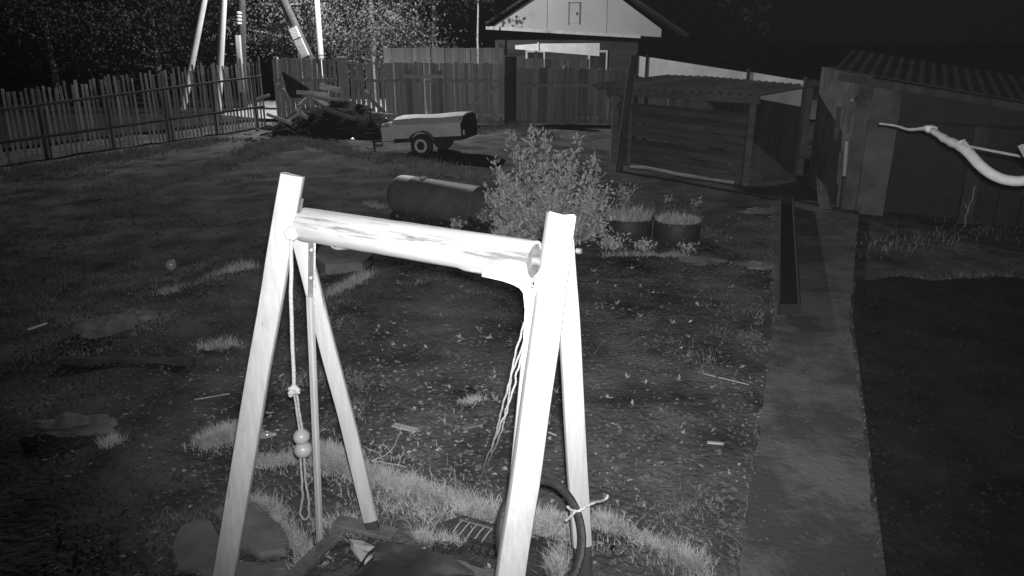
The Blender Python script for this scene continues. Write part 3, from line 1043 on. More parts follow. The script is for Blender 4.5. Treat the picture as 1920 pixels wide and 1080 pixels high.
# rope with knot, two floats and a trailing loop, hanging at the left legs
RY = 3.44
hr = thing('hanging_rope', P(570, 1000), 'pale rope with a knot, two balls and a long loop, hanging by the left legs', 'rope')
MB().tube(wavy([Q(546, 450, RY), Q(546, 560, RY - .0), Q(551, 722, RY)], .004, 2), .0095, 8).build('rope_length', 'rope', hr, smooth=True)
MB().blob(Q(552, 731, RY), (.027, .024, .03), 5, 8, .5).build('knot', 'rope', hr, smooth=True)
MB().tube(wavy([Q(550, 733, RY), Q(545, 742, RY - .01), Q(543, 736, RY - .02)], .002, 4), .009, 7).build('rope_tail', 'rope', hr, smooth=True)
for dx in (-2.5, 2.5):
    MB().tube(wavy([Q(554 + dx, 740, RY), Q(559 + dx, 775, RY), Q(565 + dx, 812, RY)], .003, 5 + dx), .006, 6).build('cord_length', 'cord', hr, smooth=True)
for (px, py, r_) in ((565, 819, 16), (568, 843, 17.5)):
    c = Q(px, py, RY)
    rr_ = r_ / F_PX * 3.75
    MB().lathe([(rr_ * .05, -rr_), (rr_ * .45, -rr_ * .9), (rr_ * .8, -rr_ * .6), (rr_ * .98, -rr_ * .2), (rr_, .1 * rr_), (rr_ * .9, rr_ * .45), (rr_ * .6, rr_ * .8), (rr_ * .1, rr_)], c, n=20).build('ball', 'plastic', hr, smooth=True)
loop = [Q(563, 858, RY), Q(566, 900, RY), Q(567, 935, RY), Q(563, 962, RY), Q(570, 974, RY), Q(579, 966, RY), Q(578, 935, RY), Q(573, 900, RY), Q(570, 858, RY)]
MB().tube(wavy(loop, .004, 8), .0065, 7).build('rope_loop', 'cord', hr, smooth=True)

# frayed rope at the right end of the log
fr = thing('frayed_rope', P(905, 900), 'long frayed rope trailing from the right end of the log to the ground', 'rope')
for k in range(3):
    MB().tube(wavy([Q(1016 - k * 2, 503 + k * 2, 2.85), Q(1010 - 3 * k, 530, 2.83), Q(1001 - 3 * k, 560, 2.82), Q(991 - k, 600, 2.82)], .003, k + 20), .0035, 6).build('strand', 'rope', fr, smooth=True)
tail = [Q(988, 610, 2.81), Q(975, 660, 2.82), Q(961, 710, 2.85), Q(951, 755, 2.9), Q(938, 800, 3.0), Q(925, 840, 3.2), Q(913, 870, 3.6), P(905, 897, .02)]
for k in range(3):
    MB().tube(wavy([p + Vector((.014 * math.sin(k * 2.1 + i * .8), 0, .006 * k)) for i, p in enumerate(tail)], .009, k + 31), [.0042] * 57, 6).build('strand', 'cord' if k else 'rope', fr, smooth=True)

# small coil of wire hooked under the log
wc = thing('wire_coil', Q(630, 462, 3.45), 'small flattened wire coil hooked under the left part of the log', 'wire')
for k in range(3):
    MB().tube(wavy([Q(676, 463, 3.40), Q(650, 458 - k, 3.42), Q(626, 455 + k, 3.42), Q(621, 461, 3.41), Q(630, 467 - k, 3.40), Q(655, 466 - k, 3.40), Q(684, 462, 3.40)], .002, 40 + k), .003, 5).build('strand', 'grey_metal', wc, smooth=True)

# ------------------------------------------------------------------ things round the foot of the frame
def flat_stone(pts, h, label):
    p3 = [P(*p) for p in pts]
    o3 = sum(p3, Vector()) / len(p3)
    z0 = gz(o3.x, o3.y)
    # refine outline
    ref = []
    for i in range(len(p3)):
        a, b = p3[i], p3[(i + 1) % len(p3)]
        for q in range(4):
            c = lerp(a, b, q / 4)
            ref.append(Vector((c.x, c.y, z0 - .03)) + Vector((.012 * noise.noise(c * 9), .012 * noise.noise(c * 9 + Vector((9, 9, 9))), 0)))
    o = MB().slab(ref, h + .03, .016).build('flat_stone', 'stone', origin=(o3.x, o3.y, z0))
    return tag(o, label, 'stone', 'flat stones')


flat_stone([(398, 968), (425, 953), (480, 950), (520, 985), (546, 1020), (538, 1042), (490, 1050), (452, 1030), (420, 1000)], .04, 'flat grey stone behind the foot of the left front leg')
flat_stone([(316, 1030), (335, 992), (372, 972), (398, 980), (412, 1004), (436, 1032), (452, 1062), (400, 1082), (330, 1068)], .025, 'flat grey stone left of the left front leg')
flat_stone([(440, 1058), (490, 1056), (545, 1052), (560, 1100), (420, 1110)], .02, 'flat grey stone at the bottom edge below the other two')
flat_stone([(588, 492), (600, 470), (640, 458), (690, 468), (700, 488), (680, 503), (610, 506)], .10, 'low grey slab on the soil seen below the left part of the log')


def lying_plank(name, a, b, w_, t_, m, label, z=.0, cat='plank', side_=None):
    A, B = Vector(a), Vector(b)
    A.z += z + t_ / 2 + gz(A.x, A.y)
    B.z += z + t_ / 2 + gz(B.x, B.y)
    d = (B - A).normalized()
    s_ = Vector((0, 0, 1)).cross(d) if side_ is None else Vector(side_)
    o = MB().beam(A, B, w_, t_, side=s_, ch=.006).build(name, m, origin=(A + B) / 2)
    return tag(o, label, cat)


lying_plank('dark_plank', P(548, 1092), P(650, 992), .085, .035, 'old_plank', 'dark plank slanting from the bottom edge up to the swing foot')
lying_plank('dark_plank', P(632, 996), P(742, 1022), .10, .03, 'old_plank', 'dark short plank crossing the top of the slanting plank', .04)
# white torn scrap
a = [(654, 1010), (680, 1014), (706, 1026), (698, 1042), (684, 1056), (674, 1048), (664, 1036), (656, 1026), (662, 1020)]
sc_ = MB().plate([P(x, y, .09 + .02 * math.sin(x * .2)) for x, y in a], .008)
tag(sc_.build('torn_scrap', 'scrap', origin=P(680, 1035, .09)), 'pale torn piece of sheet beside the dark slanting plank', 'scrap')
# dark tarp with raised rim
grid = []
rim = [(676, 1056), (690, 1036), (706, 1022), (728, 1018), (760, 1022), (795, 1030), (835, 1039), (872, 1046), (905, 1058)]
low = [(640, 1110), (665, 1110), (690, 1110), (720, 1110), (760, 1110), (800, 1110), (840, 1110), (890, 1110), (930, 1110)]
for r_ in range(7):
    u = r_ / 6
    row = []
    for (a, b), (c, d) in zip(rim, low):
        z = .075 * (1 - u) ** 3 + .015 * math.sin(u * 7 + a * .03) + .045
        row.append(P(lerp(a, c, u), lerp(b, d, u), z))
    grid.append(row)
tag(MB().sheet(grid, .006).build('tarp', 'tarp', origin=P(790, 1070), smooth=True), 'dark stiff tarp with a curled upper edge at the bottom edge', 'tarp')
mb = MB().plate([P(856, 1049, .12), P(890, 1056, .10), P(936, 1070, .08), P(940, 1100, .06), P(895, 1100, .06), P(888, 1072, .09)], .008)
tag(mb.build('bent_strip', 'rust_metal', origin=P(895, 1070, .08)), 'pointed grey strip of sheet beside the right front leg foot', 'scrap')
# dark mat with straight back edge, rake lying on it
mp_ = [P(x, y) for x, y in ((818, 992), (868, 975), (930, 992), (1056, 1027), (1046, 1110), (800, 1110), (812, 1030))]
mo = sum(mp_, Vector()) / len(mp_)
tag(MB().slab([Vector((p.x, p.y, -.02)) for p in mp_], .06, .01).build('rubber_mat', 'rubber', origin=(mo.x, mo.y, 0)), 'dark flat mat with a straight back edge between the right legs', 'mat')
rk = thing('garden_rake', P(890, 992, .05), 'small rake head with thin tines lying on the dark mat', 'rake')
MB().beam(P(862, 974, .075), P(926, 992, .075), .018, .012).build('head_bar', 'rust_metal', rk)
for k in range(5):
    x = 866 + k * 14
    y = 976 + k * 3.9
    MB().tube([P(x, y, .08), P(x - 8, y + 9, .085), P(x - 18, y + 23, .055)], [.0045, .004, .003], 6).build('tine', 'cord', rk, smooth=True)
# tyre-like rubber ring standing round the foot of the right back leg
ring = thing('rubber_ring', P(1010, 1085), 'dark rubber ring leaning round the feet of the right legs', 'ring')
rc = Q(1016, 1008, 2.84)
pts = []
ndir = Vector((.52, -.75, .42)).normalized()
e1 = Vector((0, 0, 1)).cross(ndir).normalized()
e2 = ndir.cross(e1)
RRr = .255
n1, n2 = 44, 12
mb = MB()
for i in range(n1):
    a = 2 * math.pi * i / n1
    rad_ = (e1 * math.cos(a) * .86 + e2 * math.sin(a))
    for j in range(n2):
        b = 2 * math.pi * j / n2
        mb.v.append(rc + rad_ * RRr + rad_ * (.021 * math.cos(b)) + ndir * (.027 * math.sin(b)))
for i in range(n1):
    for j in range(n2):
        mb.f.append((i * n2 + j, ((i + 1) % n1) * n2 + j, ((i + 1) % n1) * n2 + (j + 1) % n2, i * n2 + (j + 1) % n2))
mb.build('tube_body', 'rubber', ring, smooth=True)
# white cord tied round the right back leg
tc_ = thing('tied_cord', P(1082, 985), 'short white cord tied round the foot of the right back leg', 'cord')
MB().tube(wavy([Q(1064, 950, 3.0), Q(1074, 957, 2.97), Q(1088, 957, 2.96), Q(1099, 950, 2.98), Q(1115, 942, 3.02), Q(1132, 938, 3.1), Q(1141, 929, 3.12)], .004, 3), .0065, 7).build('cord_end', 'rope', tc_, smooth=True)
MB().tube(wavy([Q(1080, 957, 2.96), Q(1072, 966, 2.95), Q(1062, 976, 2.97)], .004, 6), .0065, 7).build('cord_end', 'rope', tc_, smooth=True)

# ------------------------------------------------------------------ middle ground: tank, trailer, tubs, bush, junk
# steel tank on its side
ta, tb2 = P(752, 396), P(900, 424)
tr = .33
tk = thing('steel_tank', (ta + tb2) / 2, 'dark steel tank lying on its side left of the bush', 'tank')
A = Vector((ta.x, ta.y + .2, tr - .09))
B = Vector((tb2.x, tb2.y + .2, tr - .09))
axd = (B - A).normalized()
Lt = (B - A).length
MB().lathe([(.02, -.20), (.12, -.185), (.21, -.14), (.28, -.07), (tr * .98, 0), (tr, .06), (tr, .3), (tr * 1.006, .31), (tr * 1.006, .33), (tr, .34), (tr, Lt - .03), (tr * 1.012, Lt), (tr * .97, Lt), (tr * .96, Lt - .5), (.05, Lt - .51)], A, axd, 40).build('shell', 'tank', tk, smooth=True)
MB().lathe([(.07, 0), (.07, .02), (.05, .03), (.01, .03)], A + axd * Lt * .3 + Vector((0, 0, tr - .008)), (0, 0, 1), 14).build('filler_cap', 'board', tk, smooth=True)
for u in (.15, .85):
    MB().box(A + axd * Lt * u + Vector((0, 0, -tr + .03)), (.12, .6, .12)).build('bearer', 'dark_wood', tk)

# trailer (local: x along its length to the right, y away, z up), then turned and tilted
tp = P(810, 291)
TX = Matrix.Translation(tp + Vector((0, .35, 0))) @ Matrix.Rotation(math.radians(-17), 4, 'Z')
TB = TX @ Matrix.Translation((0, 0, .27)) @ Matrix.Rotation(math.radians(-4.5), 4, 'Y') @ Matrix.Translation((0, 0, -.27))
tl = thing('trailer', tp + Vector((0, .35, 0)), 'pale small cargo trailer standing in front of the gate', 'trailer')
x0, x1, hw = -.78, .98, .56
MB().box(((x0 + x1) / 2, 0, .40), (x1 - x0, 2 * hw, .10), ch=.0).xform(TB).build('chassis', 'black', tl)
for sy in (-1, 1):
    sd_ = MB().box(((x0 + x1) / 2, sy * hw, .60), (x1 - x0, .04, .30)).xform(TB).build('side_panel', 'trailer', tl)
    MB().box(((x0 + x1) / 2, sy * (hw + .025), .755), (x1 - x0, .03, .03)).xform(TB).build('rail', 'trailer', sd_)
MB().box((x0, 0, .60), (.04, 2 * hw - .05, .30)).xform(TB).build('front_panel', 'trailer', tl)
tg = MB().box((x1 + .005, 0, .64), (.04, 2 * hw - .05, .42)).xform(TB).build('tailgate', 'black', tl)
# tilted cover roof
cv = MB()
rows = []
for i in range(7):
    u = i / 6
    x = lerp(x0 - .02, x1 + .05, u)
    prof = [(-hw - .03, .76), (-hw + .12, .90), (-.2, .945), (.2, .945), (hw - .12, .90), (hw + .03, .76)]
    rows.append([TB @ Vector((x, y, z + .012 * math.sin(u * 9 + y * 3))) for y, z in prof])
cv.sheet(rows, .015)
cv.build('cover', 'trailer_cover', tl)
MB().add([(x1 + .03, y, z - .02) for y, z in [(-hw, .765), (-hw + .12, .89), (-.2, .93), (.2, .93), (hw - .12, .89), (hw, .765)]] + [(x1 + .05, y, z - .02) for y, z in [(-hw, .765), (-hw + .12, .89), (-.2, .93), (.2, .93), (hw - .12, .89), (hw, .765)]],
         [(0, 1, 2, 3, 4, 5), (11, 10, 9, 8, 7, 6)] + [(i, (i + 1) % 6, 6 + (i + 1) % 6, 6 + i) for i in range(6)]).xform(TB).build('end_flap', 'black', tl)
for y, z in ((-hw + .07, .52), (hw - .08, .8)):
    MB().box((x1 + .05, y, z), (.03, .07, .12), ch=.01).xform(TB).build('tail_lamp', 'lens', tl)
for sy in (-1, 1):
    c = TX @ Vector((0, sy * (hw + .12), .275))
    axw = (TX.to_3x3() @ Vector((0, sy, 0)))
    wh = MB().lathe([(.15, -.07), (.24, -.085), (.272, -.06), (.278, 0), (.272, .06), (.24, .085), (.155, .075)], c, axw, 30).build('wheel', 'rubber', tl, smooth=True)
    MB().lathe([(.03, .05), (.10, .055), (.105, .085), (.128, .09), (.158, .09), (.162, .078), (.15, .02), (.02, .02)], c, axw, 30).build('rim', 'trim', wh, smooth=True)
    MB().lathe([(.02, .05), (.095, .05), (.096, .062), (.04, .075), (.01, .076)], c, axw, 20).build('hub_cap', 'black', wh, smooth=True)
    # mudguard
    rows = []
    for i in range(9):
        a = math.radians(20 + 140 * i / 8)
        rows.append([TX @ Vector((math.cos(a) * .335, sy * (hw + y), .28 + math.sin(a) * .335)) for y in (.02, .12, .23)])
    MB().sheet(rows, .012).build('mudguard', 'tank', tl, smooth=True)
MB().tube([TX @ Vector((0, -hw - .1, .275)), TX @ Vector((0, hw + .1, .275))], .03, 8).build('axle', 'black', tl)
for sy in (-.4, .4):
    MB().beam(TB @ Vector((x0 + .05, sy, .38)), TB @ Vector((-1.65, 0, .36)), .05, .05).build('drawbar', 'black', tl)
MB().beam(TB @ Vector((-1.62, 0, .36)), TX @ Vector((-1.62, 0, .0)), .05, .05).build('jack_leg', 'black', tl)
bx = thing('storage_box', TB @ Vector((-.98, -.25, .42)), 'small pale box with a folded cloth on top on the trailer drawbar', 'box')
MB().box((-.98, -.25, .56), (.32, .5, .34), ch=.012).xform(TB).build('box_body', 'trailer_cover', bx)
MB().blob((-1.0, -.25, .77), (.22, .32, .06), 4, 9, .5).xform(TB).build('cloth', 'board', bx, smooth=True)


def leaf_clump(mb, c, R, n, ln, wd, up=.6):
    for _ in range(n):
        d = rv()
        d.z += up
        p = Vector(c) + Vector((random.gauss(0, .4) * R[0], random.gauss(0, .4) * R[1], abs(random.gauss(0, .5)) * R[2]))
        mb.leaf(p, d, rv() + Vector((0, 0, 1)), ln * random.uniform(.5, 1.3), wd * random.uniform(.5, 1.3))


# tyre-like tubs planted with grass
random.seed(5)
for (px, py, wpx, lab) in ((1178, 418, 84, 'dark planting tub with upright grass, nearer the bush'), (1268, 424, 84, 'dark planting tub with low grass, farther from the bush')):
    b = P(px, py + 24)
    dep = (b - CAM).length
    r_ = wpx / 2 / F_PX * dep
    t = thing('planting_tub', b, lab, 'planter', 'planting tubs')
    h_ = .27
    MB().lathe([(r_ * .9, -.02), (r_ * .98, .03), (r_ * 1.0, h_ * .5), (r_ * .97, h_ - .03), (r_ * .92, h_), (r_ * .82, h_), (r_ * .8, h_ - .06)], b, n=30).build('tub_wall', 'rubber', t, smooth=True)
    gb = MB()
    gb.lathe([(r_ * .80, h_ - .08), (r_ * .80, h_ - .06)], b, n=24)
    gb.build('soil_fill', 'clod', t)
    gb = MB()
    tall = 1.0 if 'upright' in lab else .6
    for k in range(700):
        a, q = random.uniform(0, 2 * math.pi), math.sqrt(random.random()) * r_ * .92
        c = b + Vector((q * math.cos(a), q * math.sin(a), h_ - .03))
        gb.blade(c, Vector((math.cos(a), math.sin(a), 0)) * random.uniform(0, .10) + rv(.03), random.uniform(.06, .2) * tall, .012)
    tag(gb.build('grass_tuft', 'grass', t), kind='stuff')

# big bush
random.seed(21)
bc = P(1030, 462)
bc.y += .35
bush = thing('garden_bush', bc, 'large leafy bush standing behind the right end of the log', 'bush')
st, lf = MB(), MB()
shoots = [(-.78, 1.02), (-.62, .95), (-.5, 1.34), (-.34, 1.28), (-.25, 1.45), (-.12, 1.2), (-.02, 1.42), (.1, 1.05), (.2, 1.33), (.32, 1.1), (.42, 1.32), (.5, 1.0), (.62, 1.12), (.72, .8), (-.9, .7), (.82, .6), (.0, .8), (-.4, .75), (.35, .75), (-.15, .9), (.55, .6), (-.65, .6)]
shoots += [(random.uniform(-.85, .8), random.uniform(.4, 1.0)) for _ in range(20)]
shoots = [(a, h * random.uniform(.86, 1.08)) for a, h in shoots]
for (dx, hh) in shoots:
    r0 = bc + Vector((dx * .55 + random.uniform(-.06, .06), random.uniform(-.3, .3), 0))
    tipv = bc + Vector((dx + random.uniform(-.05, .05), random.uniform(-.5, .5), hh))
    mid = lerp(r0, tipv, .5) + rv(.06)
    st.tube([r0, mid, tipv], [.012, .008, .003], 5)
    for k in range(int(150 * hh)):
        u = random.random() ** .8
        p = lerp(r0, mid, u * 2) if u < .5 else lerp(mid, tipv, u * 2 - 1)
        wdt = .105 * (1.05 - u * .8)
        c = p + Vector((random.gauss(0, wdt), random.gauss(0, wdt), random.gauss(0, .04)))
        d = (c - p) + rv(.05) + Vector((0, 0, random.uniform(-.02, .10)))
        lf.leaf(c, d, Vector((0, -.4, 1)) + rv(.7), random.uniform(.03, .115), random.uniform(.016, .05))
for k in range(1500):
    a = random.uniform(0, 2 * math.pi)
    q = math.sqrt(random.random())
    c = bc + Vector((math.cos(a) * q * .85 + .02, math.sin(a) * q * .55, random.uniform(.02, .5) * (1.15 - q * .6)))
    lf.leaf(c, rv() + Vector((0, -.3, .3)), Vector((0, -.5, 1)) + rv(.8), random.uniform(.05, .10), random.uniform(.025, .045))
st.build('stems', 'bark', bush)
tag(lf.build('leaves', 'bush_leaf', bush), kind='stuff')


def small_bush(px, py, wd, h, n, label, m='bush_leaf', name='small_shrub'):
    b = P(px, py)
    b.z = gz(b.x, b.y)
    t = thing(name, b, label, 'plant', 'garden plants')
    s_, l_ = MB(), MB()
    for k in range(6):
        tipv = b + Vector((random.uniform(-wd, wd) * .7, random.uniform(-wd, wd) * .5, h * random.uniform(.6, 1)))
        s_.tube([b + rv(.02), lerp(b, tipv, .5) + rv(.03), tipv], [.007, .005, .002], 4)
        for q in range(n // 6):
            u = random.uniform(.15, 1)
            c = lerp(b, tipv, u) + Vector((random.gauss(0, wd * .22), random.gauss(0, wd * .22), random.gauss(0, .02)))
            l_.leaf(c, rv() + Vector((0, 0, .4)), Vector((0, -.4, 1)) + rv(.7), random.uniform(.03, .07), random.uniform(.015, .035))
    s_.build('stems', 'bark', t)
    tag(l_.build('leaves', m, t), kind='stuff')


small_bush(1172, 392, .22, .45, 240, 'low leafy plant between the bush and the nearer tub')
small_bush(1110, 430, .25, .30, 200, 'leafy plant at the right foot of the big bush')
small_bush(1150, 468, .3, .2, 220, 'spreading leafy plant below the nearer tub')
small_bush(1205, 470, .25, .14, 130, 'low leafy plant in front of the nearer tub')
small_bush(1290, 472, .2, .12, 80, 'small tufted plant in front of the farther tub')
small_bush(855, 430, .16, .22, 110, 'small bright plant at the foot of the steel tank')
small_bush(905, 416, .2, .25, 130, 'small leafy plant between the steel tank and the bush', 'leaf')
small_bush(1250, 380, .16, .12, 50, 'tiny plant behind the farther tub')
small_bush(1305, 388, .16, .14, 50, 'tiny pale plant right of the farther tub')

# junk heap by the fence
random.seed(33)
hc = P(612, 262)
heap = MB()
hx0, hy0 = hc.x, hc.y + 1.3
n1, n2 = 40, 26
grid = []
for j in range(n2 + 1):
    row = []
    for i in range(n1 + 1):
        u, v = i / n1 * 2 - 1, j / n2 * 2 - 1
        x, y = hx0 + u * 2.0, hy0 + v * 1.5
        d = max(0, 1 - (u * u + v * v))
        z = -.06 + d ** .8 * (.95 + .3 * noise.noise(Vector((x * 1.1, y * 1.1, 2))) + .25 * noise.noise(Vector((x * 4, y * 4, 0)))) + .03 * noise.noise(Vector((x * 9, y * 9, 0)))
        row.append((x, y, z))
    grid.append(row)
heap.sheet(grid, .02)
hp_ = thing('rubbish_heap', hc + Vector((0, 1.3, 0)), 'dark heap of earth and brush beside the left gate leaf', 'heap')
heap.build('mound', 'dark_ground', hp_, smooth=True)
tw = MB()
for k in range(130):
    a = random.uniform(0, 2 * math.pi)
    q = math.sqrt(random.random())
    p = Vector((hx0 + q * 1.9 * math.cos(a), hy0 - .2 + q * 1.3 * math.sin(a), .75 * (1 - q * q) + .08))
    d = rv(.5)
    d.z *= .5
    tw.tube([p - d, p + rv(.08), p + d], [.012, .012, .005], 4)
tag(tw.build('twigs', 'dark_wood', hp_), kind='stuff')


def stray_board(pa, pb, Ya, Yb, w_, t_, m, label, side_=(0, 0, 1), name='loose_board'):
    a, b = Q(*pa, Ya), Q(*pb, Yb)
    o = MB().beam(a, b, w_, t_, side=side_, ch=.004).build(name, m, origin=(a + b) / 2)
    return tag(o, label, 'board', 'loose boards on the rubbish heap')


stray_board((556, 173), (617, 178), 21.8, 21.8, .10, .04, 'board', 'pale board lying level across the top of the heap')
stray_board((599, 161), (637, 170), 22.2, 22.2, .16, .03, 'board', 'broad pale board leaning on the gate post above the heap')
stray_board((526, 140), (538, 187), 21.5, 21.2, .07, .04, 'board', 'thin pale stick standing at the left end of the heap', (1, 0, 0))
stray_board((519, 160), (534, 172), 21.3, 21.2, .09, .04, 'board', 'short pale board end left of the standing stick')
stray_board((482, 186), (506, 178), 20.8, 21, .07, .05, 'fence_wood', 'thin pale branch left of the heap near the picket fence')
stray_board((560, 200), (575, 185), 20.4, 20.8, .10, .04, 'board', 'pale short board slanting down the middle of the heap')
stray_board((552, 205), (577, 222), 20.2, 20.0, .10, .04, 'dim_fence', 'grey board sliding down the front of the heap')
stray_board((676, 210), (738, 216), 22.8, 22.4, .07, .05, 'fence_wood', 'long thin pole reaching from the heap behind the trailer')
pn = MB().plate([Q(528, 133, 22.4), Q(550, 147, 22.4), Q(580, 166, 22.4), Q(575, 182, 22.1), Q(545, 182, 22.0), Q(532, 160, 22.2)], .04)
tag(pn.build('broken_sheet', 'dark_wood', origin=Q(550, 165, 22.3)), 'dark pointed sheet propped on the heap before the fence', 'sheet')
pn = MB().plate([Q(585, 184, 21.0), Q(612, 190, 21.0), Q(618, 196, 20.8), Q(610, 199, 20.8), Q(590, 193, 20.9)], .03)
tag(pn.build('grey_sheet', 'dim_fence', origin=Q(600, 191, 20.9)), 'small grey sheet lying on the heap under the level board', 'sheet')
rk_ = P(590, 250)
tag(MB().plate([rk_ + Vector((-.18, 0, -.02)), rk_ + Vector((.18, -.05, -.02)), rk_ + Vector((.16, .1, .30)), rk_ + Vector((.05, .15, .42)), rk_ + Vector((-.1, .13, .25))], .12).build('leaning_slab', 'board', origin=rk_), 'pale broken slab leaning on the front of the heap', 'slab')
for k, (px, py, s_, lab) in enumerate(((578, 252, .07, 'small white lump left below the broken slab'), (601, 252, .10, 'white rubble piece right below the broken slab'), (617, 242, .08, 'white bottle shaped lump right of the broken slab'), (661, 266, .07, 'white lump on the ground right of the heap'), (692, 259, .06, 'small round white lump left of the trailer'),
                                     (1372, 322, .13, 'pale round lump by the right shed post'), (1398, 346, .055, 'small white lump at the foot of the right shed post'))):
    b = P(px, py)
    tag(MB().blob((b.x, b.y, s_ * .5), (s_ * 1.2, s_, s_ * .8), k + 50, 7, .5).build('white_lump', 'lens' if k != 5 else 'board', origin=b, smooth=True), lab, 'lump', 'white lumps')

rub = MB()
for k in range(150):
    q = P(random.gauss(575, 50), random.uniform(238, 284))
    rub.blob(q + Vector((0, 0, .02)), [random.uniform(.03, .13) * a for a in (1, .8, .5)], k, 5, .6)
tag(rub.build('rubble', 'stone'), 'grey rubble spilling from the front of the heap', 'rubble', kind='stuff')
for (pa, pb, Y, wd, lab) in (((500, 214), (548, 232), 19.6, .08, 'pale board lying at the left foot of the heap'), ((540, 226), (566, 208), 19.8, .07, 'short board crossing the left foot of the heap'), ((610, 205), (668, 224), 20.6, .10, 'dim board lying on the right slope of the heap'), ((590, 182), (640, 188), 21.6, .07, 'thin board under the level pale board of the heap')):
    stray_board(pa, pb, Y, Y, wd, .04, 'old_plank' if 'dim' in lab else 'board', lab)

# ------------------------------------------------------------------ small things on the left of the yard and on the soil
b = P(322, 506)
tag(MB().lathe([(.01, 0), (.04, .006), (.062, .035), (.068, .065), (.06, .1), (.035, .124), (.01, .13)], b, n=20).build('glass_ball', 'glass', origin=b, smooth=True), 'small shiny round ball on the dark soil at the left', 'ball')
a, b = P(52, 618, .03), P(88, 606, .05)
tag(MB().beam(a, b, .035, .012).build('metal_strip', 'trim', origin=(a + b) / 2), 'thin pale strip lying on the dark ground, far left', 'strip')
for k, (px, py, rx, ry, rz_, lab) in enumerate(((196, 628, .27, .16, .10, 'pale low rock left of its neighbour on the dark slope'), (246, 608, .25, .13, .09, 'pale low rock right of its neighbour on the dark slope'), (148, 812, .26, .13, .07, 'long pale rock low on the dark slope, bottom left'), (1320, 490, .28, .16, .05, 'flat pale rock in front of the farther tub'), (1425, 400, .3, .16, .05, 'flat pale rock at the left edge of the path'), (1425, 500, .22, .12, .05, 'small pale rock by the path below the flat one'), (1672, 500, .2, .14, .24, 'pale upright rock right of the path'), (770, 390, .0, 0, 0, ''))):
    if not lab or 'upright' in lab:
        continue
    b = P(px, py)
    b.z = gz(b.x, b.y)
    tag(MB().blob(b + Vector((0, 0, rz_ * .35)), (rx, ry, rz_), k + 3, 12, .55).build('low_rock', 'clod' if 'upright' in lab else 'stone', origin=b, smooth=True), lab, 'rock', 'pale rocks')
lying_plank('long_pole', P(118, 682), P(365, 692), .07, .06, 'dark_wood', 'long dark pole lying on the slope at the left', cat='pole')
lying_plank('pale_stick', P(1322, 706), P(1404, 722), .012, .010, 'board', 'thin pale stick lying right of centre on the soil', cat='stick')
lying_plank('wood_chip', P(1326, 831), P(1357, 834), .032, .012, 'scrap', 'pale wood chip on the soil near the path', cat='chip')
lying_plank('wood_chip', P(1029, 809), P(1043, 815), .016, .010, 'scrap', 'tiny pale wood chip between the right legs', cat='chip')
lying_plank('board_scrap', P(738, 800), P(782, 810), .06, .015, 'board', 'pale scrap of board on the soil in the middle of the frame', cat='board')
lying_plank('board_scrap', P(866, 803), P(896, 797), .05, .015, 'stone', 'grey scrap of board left of the frayed rope', cat='board')
b = P(495, 824)
mb = MB().lathe([(.01, 0), (.028, .004), (.03, .02), (.03, .09), (.022, .12), (.012, .135), (.012, .16), (.009, .163)], b + Vector((-.07, 0, .03)), (1, .1, .02), 16)
tag(mb.build('glass_bottle', 'glass', origin=b, smooth=True), 'small shiny bottle lying right of the left front leg', 'bottle')
# twiggy branch on the soil
br = MB()
tp_ = [((697, 868), (725, 855), (742, 838), (752, 812)), ((697, 868), (730, 874), (762, 882)), ((715, 862), (705, 850), (690, 845)), ((735, 850), (720, 835), (712, 838)), ((745, 876), (752, 862), (758, 850)), ((722, 871), (716, 880), (706, 884))]
for q in tp_:
    br.tube(wavy([P(x, y, .03) + Vector((0, 0, random.uniform(0, .03))) for x, y in q], .006, 60), .0035, 5)
tag(br.build('dry_branch', 'scrap', origin=P(720, 865)), 'dry forked branch lying beside the left back leg', 'branch')
br = MB().tube(wavy([P(350, 752, .02), P(390, 745, .03), P(430, 738, .02)], .01, 3), .004, 5)
tag(br.build('dry_branch', 'board', origin=P(390, 745)), 'thin dry branch on the dark soil left of the frame', 'branch')

# dead stalks right of the outbuilding door
random.seed(44)
for k, (px, py, lab) in enumerate(((1806, 418, 'dry forked stalk before the outbuilding, left of its neighbour'), (1832, 412, 'dry bent stalk before the outbuilding, right of its neighbour'))):
    b = P(px, py + 8)
    mb = MB().tube(wavy([b, b + Vector((.03, 0, .3)), b + Vector((.06, 0, .62 - .3 * k))], .03, k), .007, 5)
    mb.tube([b + Vector((.03, 0, .25)), b + Vector((-.05, .02, .38))], .005, 4)
    tag(mb.build('dry_stalk', 'cord', origin=b), lab, 'stalk', 'dry stalks')

# ------------------------------------------------------------------ ground cover
random.seed(99)


def strip(pts, half, n, hmin, hmax, mb, z=0.0, wd=.0055, lean=.04):
    """grass blades along a line of picture points laid on the ground"""
    p3 = [P(*p) for p in pts]
    seg = [(p3[i + 1] - p3[i]).length for i in range(len(p3) - 1)]
    tot = sum(seg)
    for _ in range(n):
        s_ = random.random() * tot
        i = 0
        while i < len(seg) - 1 and s_ > seg[i]:
            s_ -= seg[i]
            i += 1
        c = lerp(p3[i], p3[i + 1], s_ / seg[i])
        nz = .6 + .8 * noise.noise(c * 3.5)
        if random.random() > nz + .25:
            continue
        c = c + Vector((random.gauss(0, half * .5), random.gauss(0, half * .5), 0))
        c.z = gz(c.x, c.y) - .004 + z
        mb.blade(c, Vector((random.gauss(0, lean), random.gauss(-.2 * lean, lean), 0)), random.uniform(hmin, hmax) * (.6 + .6 * max(nz, 0)), wd * random.uniform(.6, 1.3))


